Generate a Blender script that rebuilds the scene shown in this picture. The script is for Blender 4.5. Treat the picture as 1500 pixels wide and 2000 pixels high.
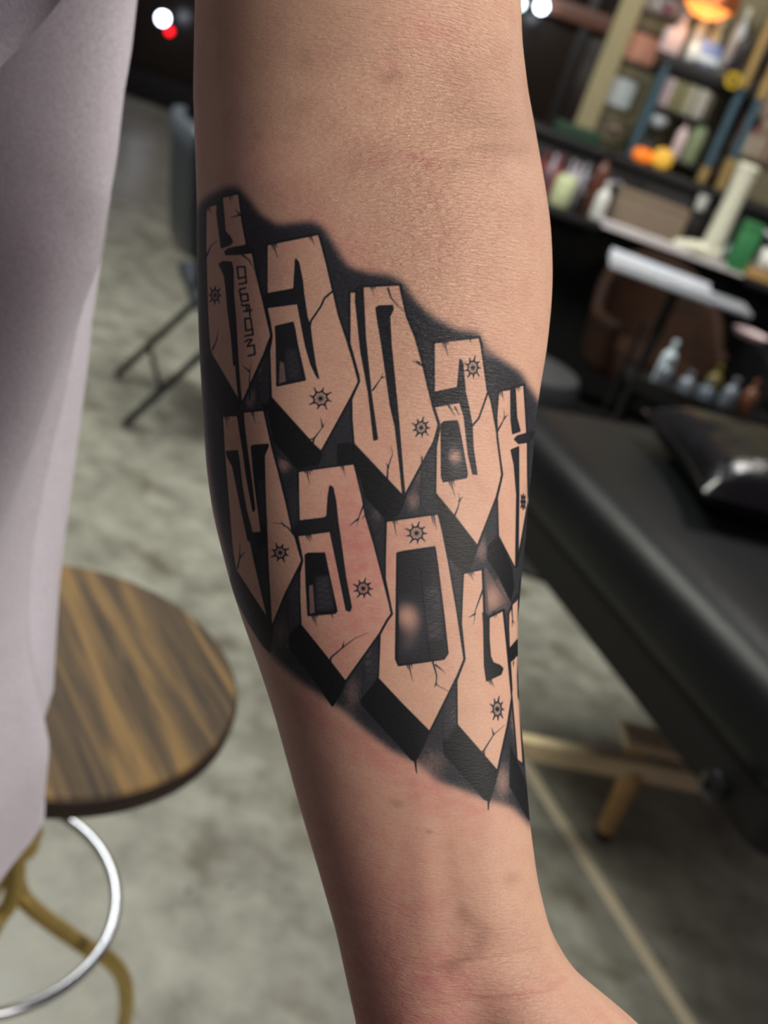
import bpy, bmesh, math, random
import numpy as np
from mathutils import Vector, Matrix
PI = math.pi
C = bpy.context.scene.collection
for o in list(bpy.data.objects): bpy.data.objects.remove(o)

# ---------------- camera ----------------
FPX, CAM_H, PITCH, ROLL = 1950., 1.30, math.radians(25), math.radians(20)
Fw = np.array([0, math.cos(PITCH), -math.sin(PITCH)]); _up = np.array([0, math.sin(PITCH), math.cos(PITCH)]); _rt = np.array([1., 0, 0])
Rt = math.cos(ROLL)*_rt+math.sin(ROLL)*_up; Dn = math.sin(ROLL)*_rt-math.cos(ROLL)*_up
CC = np.array([0, 0, CAM_H])
cam = bpy.data.cameras.new('camera'); camo = bpy.data.objects.new('camera', cam); C.objects.link(camo)
camo.matrix_world = Matrix([[Rt[i], -Dn[i], -Fw[i], CC[i]] for i in range(3)]+[[0, 0, 0, 1]])
cam.sensor_fit = 'VERTICAL'; cam.sensor_height = 24; cam.lens = 24*FPX/2000; cam.clip_start = .02; cam.clip_end = 60
cam.dof.use_dof = True; cam.dof.focus_distance = .262; cam.dof.aperture_fstop = cam.lens/1000/.0032
cam.dof.aperture_blades = 0
sc = bpy.context.scene; sc.camera = camo
def at(x, y, Y):      # the point at distance Y into the room seen at sheet position x, y
    d = Fw+(x-750)/FPX*Rt+(y-1000)/FPX*Dn; return CC+d*Y/d[1]
def atz(x, y, z):     # the point at height z
    d = Fw+(x-750)/FPX*Rt+(y-1000)/FPX*Dn; return CC+d*(z-CAM_H)/d[2]
def atd(x, y, z):     # the point at optical depth z
    return CC+z*(Fw+(x-750)/FPX*Rt+(y-1000)/FPX*Dn)
def proj(P):
    V = P-CC; z = V@Fw; return 750+FPX*(V@Rt)/z, 1000+FPX*(V@Dn)/z

# ---------------- world, lights, exposure ----------------
w = bpy.data.worlds.new('room_ambient'); sc.world = w; w.use_nodes = True
w.node_tree.nodes['Background'].inputs[0].default_value = (.84, .68, .82, 1); w.node_tree.nodes['Background'].inputs[1].default_value = .075
def area(name, loc, aim, size, power, col):
    l = bpy.data.lights.new(name, 'AREA'); l.energy = power; l.size = size; l.color = col; l.shape = 'DISK'
    o = bpy.data.objects.new(name, l); C.objects.link(o); o.location = loc
    o.rotation_euler = (Vector(aim)-Vector(loc)).to_track_quat('-Z', 'Y').to_euler(); return o
area('key_light', (.80, -.10, 1.86), (.0, .35, 1.75), .50, 14.5, (1, .92, .82))  # unseen light from upper right, hung low to fade down the arm
area('room_ceiling_lamp', (-1.2, 2.6, 3.1), (-.6, 2.4, 0), 1.6, 78, (1, 1, .90))
area('desk_ceiling_lamp', (1.0, 3.4, 2.9), (.8, 4.6, 1), .8, 22, (1, .93, .82))
area('bed_ceiling_lamp', (.9, 2.9, 2.9), (.8, 1.9, .6), .5, 7, (.93, .95, 1))
area('entrance_fill_light', (-.2, 7.2, 3.1), (.2, 9.2, 1.2), .8, 36, (1, .93, .86))  # unseen light added to brighten the window panes and beam
vs = sc.view_settings; vs.view_transform = 'Standard'; vs.look = 'None'; vs.gamma = 1; vs.exposure = .3; vs.use_curve_mapping = False
sc.display_settings.display_device = 'sRGB'

# ---------------- helpers ----------------
def srgb(r, g, b): return tuple((c/255/12.92 if c/255 <= .04045 else ((c/255+.055)/1.055)**2.4) for c in (r, g, b))+(1,)
class NT:
    def __init__(s, name):
        s.m = bpy.data.materials.new(name); s.m.use_nodes = True; s.t = s.m.node_tree; s.b = s.t.nodes['Principled BSDF']
    def n(s, typ, **kw):
        k = s.t.nodes.new(typ)
        for a, v in kw.items():
            if a in k.inputs.keys() if hasattr(k.inputs, 'keys') else False: k.inputs[a].default_value = v
            else: setattr(k, a, v)
        return k
    def l(s, a, b): s.t.links.new(a, b)
    def ramp(s, fac, stops):
        r = s.n('ShaderNodeValToRGB'); e = r.color_ramp.elements
        while len(e) < len(stops): e.new(.5)
        for q, (p, c) in zip(e, stops): q.position = p; q.color = c
        s.l(fac, r.inputs[0]); return r.outputs[0]
    def mix(s, fac, a, b, mode='MIX'):
        m = s.n('ShaderNodeMix', data_type='RGBA', blend_type=mode)
        for sock, v in ((m.inputs[0], fac), (m.inputs[6], a), (m.inputs[7], b)):
            if hasattr(v, 'links') or hasattr(v, 'is_linked'): s.l(v, sock)
            else: sock.default_value = v
        return m.outputs[2]
    def noise(s, scale, detail=4, vec=None, rough=.55, dist=0):
        k = s.n('ShaderNodeTexNoise'); k.inputs['Scale'].default_value = scale; k.inputs['Detail'].default_value = detail; k.inputs['Roughness'].default_value = rough; k.inputs['Distortion'].default_value = dist
        if vec is not None: s.l(vec, k.inputs['Vector'])
        return k.outputs['Fac']
    def co(s, kind='Object', sx=1, sy=1, sz=1):
        c = s.n('ShaderNodeTexCoord'); m = s.n('ShaderNodeMapping'); m.inputs['Scale'].default_value = (sx, sy, sz); s.l(c.outputs[kind], m.inputs[0]); return m.outputs[0]
    def bump(s, h, strength, dist=.001, prev=None):
        b = s.n('ShaderNodeBump'); b.inputs['Strength'].default_value = strength; b.inputs['Distance'].default_value = dist; s.l(h, b.inputs['Height'])
        if prev is not None: s.l(prev, b.inputs['Normal'])
        return b.outputs[0]
MC = {}
def M(name, rgb=None, rough=.5, metal=0, var=.12, scale=30, emit=0, coat=0, alpha=None):
    """plain procedural material: colour with a little mottling"""
    if name in MC: return MC[name]
    t = NT(name); c = srgb(*rgb); n = t.noise(scale, 3, t.co())
    t.l(t.ramp(n, [(.3, tuple(x*(1-var) for x in c[:3])+(1,)), (.7, tuple(min(1, x*(1+var)) for x in c[:3])+(1,))]), t.b.inputs['Base Color'])
    t.b.inputs['Roughness'].default_value = rough; t.b.inputs['Metallic'].default_value = metal; t.b.inputs['Coat Weight'].default_value = coat
    if emit: t.b.inputs['Emission Color'].default_value = c; t.b.inputs['Emission Strength'].default_value = emit
    MC[name] = t.m; return t.m
class MB:
    """collects shapes into one mesh"""
    def __init__(s): s.v = []; s.f = []; s.mi = []
    def add(s, vs_, fs, m=0):
        k = len(s.v); s.v += [tuple(v) for v in vs_]; s.f += [[i+k for i in f] for f in fs]; s.mi += [m]*len(fs); return s
    def box(s, c, d, bev=.0, rz=0, rx=0, ry=0, m=0):
        """bevelled box: centre, full sizes"""
        hx, hy, hz = (q/2 for q in d); b = min(bev, hx*.9, hy*.9, hz*.9)
        Mx = Matrix.Translation(c) @ Matrix.Rotation(rz, 4, 'Z') @ Matrix.Rotation(rx, 4, 'X') @ Matrix.Rotation(ry, 4, 'Y')
        bm = bmesh.new(); bmesh.ops.create_cube(bm, size=1)
        for v in bm.verts: v.co = Vector((v.co.x*2*hx, v.co.y*2*hy, v.co.z*2*hz))
        if b > 0: bmesh.ops.bevel(bm, geom=list(bm.edges), offset=b, segments=2, affect='EDGES', profile=.5)
        bm.verts.index_update(); s.add([Mx @ v.co for v in bm.verts], [[v.index for v in f.verts] for f in bm.faces], m); bm.free(); return s
    def tube(s, pts, r, n=10, caps=True, m=0, closed=False):
        """swept tube; r is a radius or one per point"""
        P = [Vector(p) for p in pts]; rs = r if hasattr(r, '__len__') else [r]*len(P); N = len(P); vs_ = []
        ref = None
        for i, p in enumerate(P):
            a = P[(i-1) % N] if closed or i > 0 else P[i]; b = P[(i+1) % N] if closed or i < N-1 else P[i]
            t = (b-a).normalized()
            if ref is None: ref = t.orthogonal()
            ref = (ref-t*ref.dot(t)).normalized(); bi = t.cross(ref)
            vs_ += [p+(ref*math.cos(2*PI*k/n)+bi*math.sin(2*PI*k/n))*rs[i] for k in range(n)]
        fs = [[i*n+k, i*n+(k+1) % n, ((i+1) % N)*n+(k+1) % n, ((i+1) % N)*n+k] for i in range(N if closed else N-1) for k in range(n)]
        if caps and not closed: fs += [list(range(n))[::-1], [(N-1)*n+k for k in range(n)]]
        return s.add(vs_, fs, m)
    def lathe(s, prof, c=(0, 0, 0), n=20, m=0, rx=0, rz=0, sx=1, sy=1):
        """profile of (radius, height) turned about z"""
        Mx = Matrix.Translation(c) @ Matrix.Rotation(rz, 4, 'Z') @ Matrix.Rotation(rx, 4, 'X'); vs_ = []
        for r, z in prof: vs_ += [Mx @ Vector((max(r, 1e-5)*sx*math.cos(2*PI*k/n), max(r, 1e-5)*sy*math.sin(2*PI*k/n), z)) for k in range(n)]
        fs = [[i*n+k, i*n+(k+1) % n, (i+1)*n+(k+1) % n, (i+1)*n+k] for i in range(len(prof)-1) for k in range(n)]
        return s.add(vs_, fs+[list(range(n))[::-1], [(len(prof)-1)*n+k for k in range(n)]], m)
    def grid(s, rows, closed=False, m=0):
        n = len(rows[0]); vs_ = [p for r in rows for p in r]
        return s.add(vs_, [[i*n+k, i*n+(k+1) % n, (i+1)*n+(k+1) % n, (i+1)*n+k] for i in range(len(rows)-1) for k in range(n if closed else n-1)], m)
    def build(s, name, mat, parent=None, loc=(0, 0, 0), rz=0, smooth=40, world=False):
        me = bpy.data.meshes.new(name); me.from_pydata(s.v, [], s.f); me.update()
        for mm in (mat if isinstance(mat, (list, tuple)) else [mat]): me.materials.append(mm)
        if any(s.mi): me.polygons.foreach_set('material_index', s.mi)
        if smooth: 
            me.polygons.foreach_set('use_smooth', [True]*len(me.polygons)); me.set_sharp_from_angle(angle=math.radians(smooth))
        o = bpy.data.objects.new(name, me); C.objects.link(o); o.location = loc; o.rotation_euler = (0, 0, rz)
        if parent is not None: o.parent = parent
        return o
def tag(o, label=None, cat=None, group=None, kind=None):
    if label: o['label'] = label
    if cat: o['category'] = cat
    if group: o['group'] = group
    if kind: o['kind'] = kind
    return o
def thing(name, label, cat, loc=(0, 0, 0), rz=0, group=None):
    o = bpy.data.objects.new(name, None); C.objects.link(o); o.location = loc; o.rotation_euler = (0, 0, rz); o.empty_display_size = .05
    return tag(o, label, cat, group)
def dup(o, loc, rz=0, label=None):
    """copy of a thing with its parts and sub-parts"""
    c = o.copy(); C.objects.link(c); c.location = loc; c.rotation_euler = (0, 0, rz)
    if label: c['label'] = label
    for p in list(o.children):
        q = p.copy(); C.objects.link(q); q.parent = c
        for g in list(p.children): h = g.copy(); C.objects.link(h); h.parent = q
    return c
def arc(c, r, a0, a1, n, z=0): return [(c[0]+r*math.cos(a0+(a1-a0)*i/(n-1)), c[1]+r*math.sin(a0+(a1-a0)*i/(n-1)), z) for i in range(n)]
def smooth_path(pts, n=6):
    """Catmull-Rom through the points"""
    P = [Vector(p) for p in pts]; P = [2*P[0]-P[1]]+P+[2*P[-1]-P[-2]]; out = []
    for i in range(1, len(P)-2):
        for k in range(n):
            t = k/n; a, b, c, d = P[i-1:i+3]
            out.append(.5*((2*b)+(c-a)*t+(2*a-5*b+4*c-d)*t*t+(-a+3*b-3*c+d)*t**3))
    return out+[P[-2]]

# ---------------- structure ----------------
t = NT('concrete'); v = t.co()
n1 = t.noise(1.7, 6, v, .6); n2 = t.noise(9, 8, v, .65); n3 = t.noise(5.5, 3, v, .5, .4)
base = t.ramp(n1, [(.32, srgb(108, 106, 96)), (.5, srgb(138, 137, 125)), (.68, srgb(166, 167, 155))])
base = t.mix(.5, base, t.ramp(n2, [(.34, srgb(88, 86, 77)), (.66, srgb(182, 183, 170))]))
base = t.mix(t.ramp(n3, [(.60, (0, 0, 0, 1)), (.74, (1, 1, 1, 1))]), base, srgb(92, 86, 66))
base = t.mix(t.ramp(t.noise(26, 2, v), [(.70, (0, 0, 0, 1)), (.76, (.7, .7, .7, 1))]), base, srgb(70, 66, 52))
t.l(base, t.b.inputs['Base Color']); t.l(t.ramp(n2, [(.3, (.28,)*3+(1,)), (.7, (.5,)*3+(1,))]), t.b.inputs['Roughness']); t.l(t.bump(n2, .15, .002), t.b.inputs['Normal'])
tag(MB().box((0, 4.5, -.05), (14, 15, .1)).build('floor', t.m), 'grey green polished concrete floor with mottled stains', kind='structure')
def strip(name, a, b, wd, h, m, label):
    a, b = Vector(a), Vector(b); d = b-a
    tag(MB().box(((a.x+b.x)/2, (a.y+b.y)/2, h/2), (d.length, wd, h), .0008, rz=math.atan2(d.y, d.x)).build(name, m), label, kind='structure')
strip('trim_1', (.155, 2.38, 0), (1.07, .77, 0), .029, .0022, M('joint_filler', (226, 214, 184), .6, 0, .05), 'pale joint strip running across the concrete floor')
strip('trim_2', (-3.6, 3.75, 0), (-.3, 3.15, 0), .012, .002, M('joint_dark', (104, 104, 90), .7), 'thin dark joint line across the floor behind the folding chair')
strip('trim_3', (-3.6, 5.6, 0), (-.3, 4.9, 0), .015, .002, M('joint_pale', (176, 172, 150), .6), 'faint pale joint line farther across the concrete floor')
OLIVE = M('olive_paint', (128, 122, 96), .7, 0, .06, 3); POST = M('olive_trim', (158, 150, 116), .55, 0, .05, 6)
tag(MB().box((2.35, 5.32, 1.5), (4.1, .12, 3)).build('wall_back', OLIVE), 'olive grey wall behind the shelves', kind='structure')
tag(MB().box((.27, 5.23, 1.5), (.10, .08, 3), .006).build('trim_4', POST), 'pale olive upright trim at the left end of the wall', kind='structure')
DARK = M('night_facade', (16, 16, 18), .9, 0, .3, 2)
win = MB(); BR = M('brown_beam', (88, 56, 42), .55, 0, .15, 8); BLK = M('black_frame', (22, 21, 21), .5)
zb = at(1135, 32, 9.2)[2]
for x in (-7, -4.6, -2.2, .2, 2.6, 5): win.box((x, 9.2, 1.6), (.09, .12, 3.2), .01)
win.box((-1, 9.2, .12), (12.2, .12, .24), .01)
wo = tag(win.build('window_1', BLK), 'dark shopfront window with brown transom beam, night street behind', kind='structure')
MB().box((-1, 9.18, zb), (12, .14, .13), .01).build('transom_beam', BR, wo)
t = NT('dark_glass'); t.b.inputs['Base Color'].default_value = srgb(46, 39, 35); t.b.inputs['Roughness'].default_value = .25; t.b.inputs['Transmission Weight'].default_value = .25; t.b.inputs['IOR'].default_value = 1.3
for i, x in enumerate((-5.8, -3.4, -1, 1.4, 3.8)):
    MB().box((x, 9.21, (zb-.06+.24)/2), (2.31, .012, zb-.06-.24), .002).build('pane', t.m, wo); MB().box((x, 9.21, zb+.8), (2.31, .012, 1.46), .002).build('pane', t.m, wo)
tag(MB().box((0, 14, 2.5), (24, .3, 5)).build('wall_street', DARK), 'dark building front across the street at night', kind='structure')
tag(MB().box((0, 12, -.06), (24, 5.6, .1)).build('trim_5', DARK), 'dark pavement outside the shopfront window', kind='structure')
def street_lamp(p, col, e, label, r=.05, Y=8.9):  # street lights outside, built as bulbs on made-up cables indoors
    q = at(p[0], p[1], Y); th = thing('street_light', label, 'lamp', (q[0], q[1], q[2]))
    MB().lathe([(.0, -r), (r*.6, -r*.8), (r, 0), (r*.7, r*.7), (r*.3, r)], n=14).build('bulb', M('glow_'+str(col)+str(e), col, .4, 0, 0, 30, e), th)
    MB().lathe([(r*.4, r*.85), (r*.45, r*1.3), (r*.2, r*1.6)], n=12).build('socket', BLK, th); MB().tube([(0, 0, r*1.5), (0, 0, 3.2-q[2])], .006, 6).build('cable', BLK, th)
street_lamp((318, 36), (226, 236, 255), 14, 'white glowing street light at the top left, between the shirt and the arm')
street_lamp((331, 61), (255, 20, 36), 3.2, 'small red glowing street light just below the white one, left of the arm', .03, 8.6)
street_lamp((1058, 13), (226, 240, 255), 12, 'larger white glowing street light right of the arm at the top of the photo', .05, 9.0)
street_lamp((1016, 8), (215, 240, 245), 6, 'white glowing street light half hidden by the right edge of the arm at the top', .04, 8.7)
# ---- tattoo ink: polygons and strokes drawn on the skin grid (tattoo sheet units = millimetre-like sheet cells) ----
SX0, SY0, SW, SH, SS = 366, 336, 700, 1324, 2          # sheet origin, size and supersampling
CR = dict(A=(380,340,350/1500), B=(380,640,350/1500), C=(660,500,1/3.75), D=(660,780,1/3.75), E=(400,980,1/3.75),
          F=(680,980,1/3.75), G=(700,1250,.24), H=(420,780,.2), T=(450,500,.11), U=(980,1100,.13), P=(0,0,1.))
def cv(spec):
    """'A 95,275 185,245 B 10,20' -> sheet points"""
    out = []; k = 'P'
    for w in spec.split():
        if w in CR: k = w
        else:
            a, b = w.split(','); o = CR[k]
            out.append((o[0]+float(a)*o[2], o[1]+float(b)*o[2]))
    return np.array(out)
def sheet(): return np.zeros((SH*SS, SW*SS), np.float32)
def fill(pts):
    """boolean mask of a polygon on the supersampled sheet, with its bounding slice"""
    q = (np.asarray(pts)-[SX0, SY0])*SS
    x0, y0 = np.maximum(np.floor(q.min(0)).astype(int)-1, 0)
    x1, y1 = np.minimum(np.ceil(q.max(0)).astype(int)+2, [SW*SS, SH*SS])
    if x1 <= x0 or y1 <= y0: return None
    X = np.arange(x0, x1)[None, :]+.5; Y = np.arange(y0, y1)[:, None]+.5
    m = np.zeros((y1-y0, x1-x0), bool)
    for (ax, ay), (bx, by) in zip(q, np.roll(q, -1, 0)):
        if ay == by: continue
        m ^= ((ay > Y) != (by > Y)) & (X < (bx-ax)*(Y-ay)/(by-ay)+ax)
    return m, slice(y0, y1), slice(x0, x1)
def put(S, pts, val):
    r = fill(pts)
    if r: S[r[1], r[2]][r[0]] = val
def stroke(S, pts, w0, w1=None, val=1., soft=.8):
    """tapered polyline, widths in sheet cells (full width)"""
    q = (np.asarray(pts)-[SX0, SY0])*SS
    w1 = w0 if w1 is None else w1; n = len(q)-1
    L = np.r_[0, np.cumsum(np.hypot(*np.diff(q, axis=0).T))]; L = L/max(L[-1], 1e-6)
    for i in range(n):
        a, b = q[i], q[i+1]; ra = (w0+(w1-w0)*L[i])*SS/2; rb = (w0+(w1-w0)*L[i+1])*SS/2
        pad = max(ra, rb)+3
        x0, y0 = np.maximum(np.floor(np.minimum(a, b)-pad).astype(int), 0)
        x1, y1 = np.minimum(np.ceil(np.maximum(a, b)+pad).astype(int), [SW*SS, SH*SS])
        if x1 <= x0 or y1 <= y0: continue
        X = np.arange(x0, x1)[None, :]+.5; Y = np.arange(y0, y1)[:, None]+.5
        d = b-a; t = np.clip(((X-a[0])*d[0]+(Y-a[1])*d[1])/max(d@d, 1e-9), 0, 1)
        dist = np.hypot(X-a[0]-t*d[0], Y-a[1]-t*d[1])
        v = np.clip((ra+(rb-ra)*t-dist)/soft/SS+.5, 0, 1)*val
        S[y0:y1, x0:x1] = np.maximum(S[y0:y1, x0:x1], v)
def blur(a, r):
    """three box passes"""
    for _ in range(3):
        for ax in (0, 1):
            p = [(0, 0), (0, 0)]; p[ax] = (r+1, r)
            c = np.cumsum(np.pad(a, p, mode='edge'), axis=ax, dtype=np.float64)
            a = ((c[2*r+1:]-c[:-2*r-1]) if ax == 0 else (c[:, 2*r+1:]-c[:, :-2*r-1]))/(2*r+1)
    return a.astype(np.float32)
def make_ink():
    rng = np.random.RandomState(7)
    S = sheet()
    put(S, cv('P 372,430 384,402 394,388 A 250,95 370,92 450,185 560,330 700,415 980,385 1080,430 1180,590 1300,770 C 250,125 370,132 480,195 560,325 '
              '700,460 850,540 1010,558 1050,655 1180,750 1340,850 1400,950 P 1060,790 1066,900 1060,1060 1040,1150 1012,1185 1006,1194 1003,1200 1003,1190 1006,1420 1040,1500 1060,1640 1033,1614 '
              'G 1250,1370 1050,1312 850,1230 640,1160 460,1000 250,900 0,700 E 1000,1530 850,1430 700,1330 500,1150 400,1000 320,860 '
              'P 446,1120 430,1050 412,960 402,880 392,800 384,700 378,560'), 1.)
    edge = blur(S, 11*SS//2)
    wide = blur(S, 30)
    base = np.clip(edge*1.0, 0, 1)*np.clip(.42+.62*wide, 0, 1)
    grain = blur(rng.rand(*S.shape).astype(np.float32)-.5, 1); grain /= grain.std()
    tone = np.full(S.shape, .84, np.float32)
    YY, XX = np.mgrid[0:SH*SS, 0:SW*SS].astype(np.float32)/SS
    XX += SX0; YY += SY0
    for gx, gy, rx, ry, a in ((558,908,14,16,.42),(494,780,12,22,.36),(512,730,9,30,.2),(807,977,16,22,.34),(815,930,14,20,.22),(940,1073,14,26,.34),(968,1167,26,36,.42),
                              (549,1235,24,40,.22),(688,1353,18,40,.26),(844,1490,34,34,.26),(981,1526,18,36,.42),(700,945,22,20,.22),(722,900,12,30,.2),(738,1000,14,20,.2),
                              (886,1095,14,14,.26),(940,690,30,14,.22),(700,500,40,20,.12),(930,1010,10,30,.15),(545,1020,8,40,.15),(720,1290,8,30,.2),(884,1400,10,30,.2),(1000,1120,10,40,.2)):
        tone -= a*np.exp(-((XX-gx)/rx)**2-((YY-gy)/ry)**2)
    I = base*np.clip(tone+grain*.035, 0, 1)
    def face(spec, w=4.2):
        p = cv(spec); put(I, p, 0.); stroke(I, np.vstack([p, p[:1]]), w, soft=1.2)
    def cut(spec, v=.93, w=3.):
        p = cv(spec); put(I, p, v); stroke(I, np.vstack([p, p[:1]]), w, soft=1.2)
    def block(spec):
        p = cv(spec); put(I, p, .985); stroke(I, np.vstack([p, p[:1]]), 3., soft=1.2)
    def crack(spec, w0=3.2, w1=.6, val=.95): stroke(I, cv(spec), w0, w1, val)
    def zig(spec, n, v=.55, span=.8):
        """hatched lighter strokes in the dark band between two end points"""
        a, b, c, d = cv(spec)                       # left rail a-b, right rail d-c
        k_ = fill(np.array([a, b, c, d])); m_ = np.zeros((k_[0].shape[0]+60, k_[0].shape[1]+60), np.float32); m_[30:-30, 30:-30] = k_[0]; m_ = blur(m_, 6)[30:-30, 30:-30]; w_ = I[k_[1], k_[2]]; w_ -= np.maximum(w_-(.5*v+.42), 0)*m_*(w_ > .3); pts = []
        for i in range(n+1):
            t0 = i/n; e = .06 if i % 2 else .94
            p = a+(b-a)*t0; q = d+(c-d)*t0; pts.append(p+(q-p)*e)
        stroke(I, pts, 1.8, 1.8, .9)
    def drip(spec, ls=(10, 22, 14), sp=4.):
        a, b = cv(spec); d = (b-a)/np.hypot(*(b-a)); nrm = np.array([-d[1], d[0]])
        for i, l in enumerate(ls):
            o = a+d*sp*i; stroke(I, [o-nrm*1, o+nrm*l*.5+d*.5, o+nrm*l+d*2], 3.0, .5, .92)
    def sun(spec, r, sx=1., n=9, ph=0.):
        c = cv(spec)[0]; th = np.arange(0, 2*np.pi+.01, np.pi/n)
        star = [(c[0]+sx*np.cos(t+ph)*rr, c[1]+np.sin(t+ph)*rr) for t, rr in zip(th, ([r*.66, r*.50]*n+[r*.66]))]
        ring = [(c[0]+sx*np.cos(t)*r*.40, c[1]+np.sin(t)*r*.40) for t in np.linspace(0, 2*np.pi, 25)]
        put(I, ring, .36); stroke(I, star, 2.6, soft=1.)
        for k in range(n):
            t = th[2*k]+ph; e = r*(1.05 if k % 2 else .92)
            stroke(I, [(c[0]+sx*np.cos(t)*r*.58, c[1]+np.sin(t)*r*.58), (c[0]+sx*np.cos(t+.06)*e, c[1]+np.sin(t+.06)*e)], 3.2, 1.8)
        stroke(I, [c, c+[.2, .2]], r*.34)
    # dark left flank and bands
    block('B 130,190 395,628 402,680 380,718 240,735 205,660 90,420 70,330')
    block('B 560,590 650,580 1000,980 1076,1068 1040,1150 880,1185 850,1150 690,960 640,700 612,690')
    block('D 110,325 360,580 485,722 482,765 440,850 350,890 300,820 200,720 170,600 118,450')
    block('D 0,330 100,318 130,470 0,475')
    block('D 710,690 860,870 1022,1078 1000,1130 968,1240 910,1268 800,1130 770,1000 745,830')
    block('D 1100,1075 1170,1000 1300,1290 1305,1330 1270,1480 1180,1300 1095,1165')
    block('E 205,500 262,540 482,880 505,905 500,960 482,1100 430,1050 330,890 240,720 190,590')
    block('E 635,960 705,900 1030,1320 1000,1400 935,1495 800,1300 630,1080 622,1000')
    block('G 20,490 155,318 575,752 545,830 500,920 462,985 430,970 250,770 110,620 30,530')
    block('G 690,860 700,780 800,690 1132,1080 1100,1200 1065,1310 1020,1290 850,1100 700,930')
    block('G 1235,860 1275,960 1350,1130 1385,1330 1388,1460 1330,1370 1235,1190')
    stroke(I, cv('G 462,985 470,1060 476,1085'), 4, 1.5); stroke(I, cv('G 1058,1305 1055,1380'), 4, 2)
    # the ten letters
    face('A 92,275 185,248 232,190 360,160 374,168 405,400 440,580 445,640 490,655 502,710 525,830 590,1080 650,1330 655,1362 640,1400 B 600,230 440,600 412,640 395,625 150,232 130,180 A 112,1250 100,950 90,600')
    cut('A 193,240 228,195 240,300 255,480 300,530 317,568 300,590 228,615 215,520 190,330')
    cut('A 210,755 240,735 310,740 325,800 330,1000 350,1200 372,1500 B 390,420 414,640 395,630 360,300 A 345,1600 320,1350 290,1150 270,950 255,850 225,785')
    cut('A 258,650 285,628 440,597 500,640 490,656 350,672 265,672')
    face('A 605,590 1040,500 1060,560 1110,750 1158,960 1172,1010 1210,1180 1290,1420 B 1290,140 1330,270 1372,430 1376,462 1355,500 1310,590 1080,1018 1065,1042 1000,978 660,588 650,400 640,195 655,110 658,60 A 655,1340 640,1250 612,1125')
    cut('A 850,715 872,740 905,900 915,1000 945,1200 970,1270 985,1400 1015,1600 B 1042,425 1025,400 985,314 940,160 A 905,1270 870,1085 605,1120 588,1060 622,1005 838,965')
    cut('A 690,1280 830,1245 845,1300 B 865,130 935,440 710,490 700,150')
    put(I, cv('B 728,280 765,300 782,455 722,475'), .5)
    zig('B 770,200 800,440 900,420 850,180', 9, .62)
    face('C 85,262 132,262 180,225 450,215 465,290 500,450 560,600 610,780 650,950 690,1110 730,1230 726,1262 D 700,310 500,690 490,728 115,328 C 100,1200 98,1050 155,920 150,880 85,640')
    cut('C 135,240 182,228 200,600 240,1000 287,1340 265,1348 225,1000 170,700 132,330')
    cut('C 280,385 300,372 395,370 400,395 375,450 385,650 410,900 440,1200 465,1500 D 478,600 490,725 478,720 455,500 420,200 C 385,1100 350,850 320,640 290,460')
    face('C 685,640 1010,600 1025,650 1080,980 1110,1060 1150,1250 D 1160,250 1200,550 1190,600 1160,720 1022,1080 860,870 710,690 712,350 722,290 735,215 C 730,1220 693,1110')
    cut('C 875,765 892,790 915,1000 940,1100 970,1240 D 980,350 1012,548 985,545 950,400 930,240 C 915,1180 880,1072 692,1106 685,1005 862,968')
    cut('D 750,185 770,167 860,160 872,190 905,350 942,545 935,573 770,602 757,565')
    zig('D 800,330 830,560 920,540 880,300', 9, .55)
    for g in ('D 850,420',):
        c = cv(g)[0]; m = np.exp(-((XX-c[0])/14)**2-((YY-c[1])/12)**2); I = np.where(m > .02, np.maximum(I-.5*m, 0), I)
    face('C 1160,990 1250,975 1285,960 1355,942 1368,1100 1382,1290 D 1388,320 1391,560 1396,740 1352,1000 1308,1235 1290,1228 1172,1000 1163,720 1190,600 1200,550 1160,280 C 1150,1180', 3.6)
    cut('C 1255,972 1285,960 1300,1180 1327,1282 1275,1300 1262,1200')
    cut('D 1265,372 1318,350 1322,700 1317,1230 1303,1225 1310,700 1290,480')
    cut('D 1290,292 1310,270 1380,250 1440,235 1400,310 1320,322')
    face('H 85,158 242,155 300,122 508,105 530,200 590,470 650,700 720,1000 778,1292 802,1340 860,1560 E 722,432 705,470 600,680 508,902 494,902 260,540 232,500 212,380 190,100 H 160,1200 130,800 105,500')
    cut('H 246,150 300,125 310,250 340,480 385,800 415,1070 402,1092 385,1000 340,750 305,500 270,300')
    cut('H 135,513 245,505 262,600 290,850 330,1080 388,1308 480,1298 450,1050 420,800 388,465 400,455 547,443 545,470 510,550 515,800 522,1100 E 470,150 478,500 494,890 470,850 425,640 380,430 340,220 H 350,1380 280,1050 240,850 200,655 145,560')
    zig('H 215,760 400,1500 440,1500 250,760', 16, .66); zig('H 450,780 470,1230 515,1230 505,780', 12, .66); zig('E 395,440 470,800 480,800 460,300', 12, .66)
    zig('H 85,900 140,1500 185,1500 120,900', 14, .6)
    face('H 825,702 1100,660 1360,625 1385,720 1440,950 E 1180,100 1240,300 1310,570 1372,815 1365,832 1280,970 1030,1320 900,1150 705,902 698,700 700,520 722,430 690,262 H 815,1335 832,1190 828,1000')
    cut('H 1128,848 1152,862 1180,1000 1200,1200 E 990,250 1030,550 1072,772 1062,800 1038,792 1000,600 960,400 922,215 672,250 680,145 880,120 H 1100,1140 1112,950')
    cut('E 745,390 765,378 880,376 900,480 968,800 955,815 762,832 750,600', .98)
    put(I, cv('E 768,612 798,605 810,812 772,824'), .46); zig('E 815,560 825,800 945,780 905,540', 11, .55)
    face('F 275,140 660,85 690,200 740,450 800,800 852,1150 845,1172 800,1280 G 580,752 350,520 155,312 F 218,1280 230,970 285,870 320,822 268,565 268,420')
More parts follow.
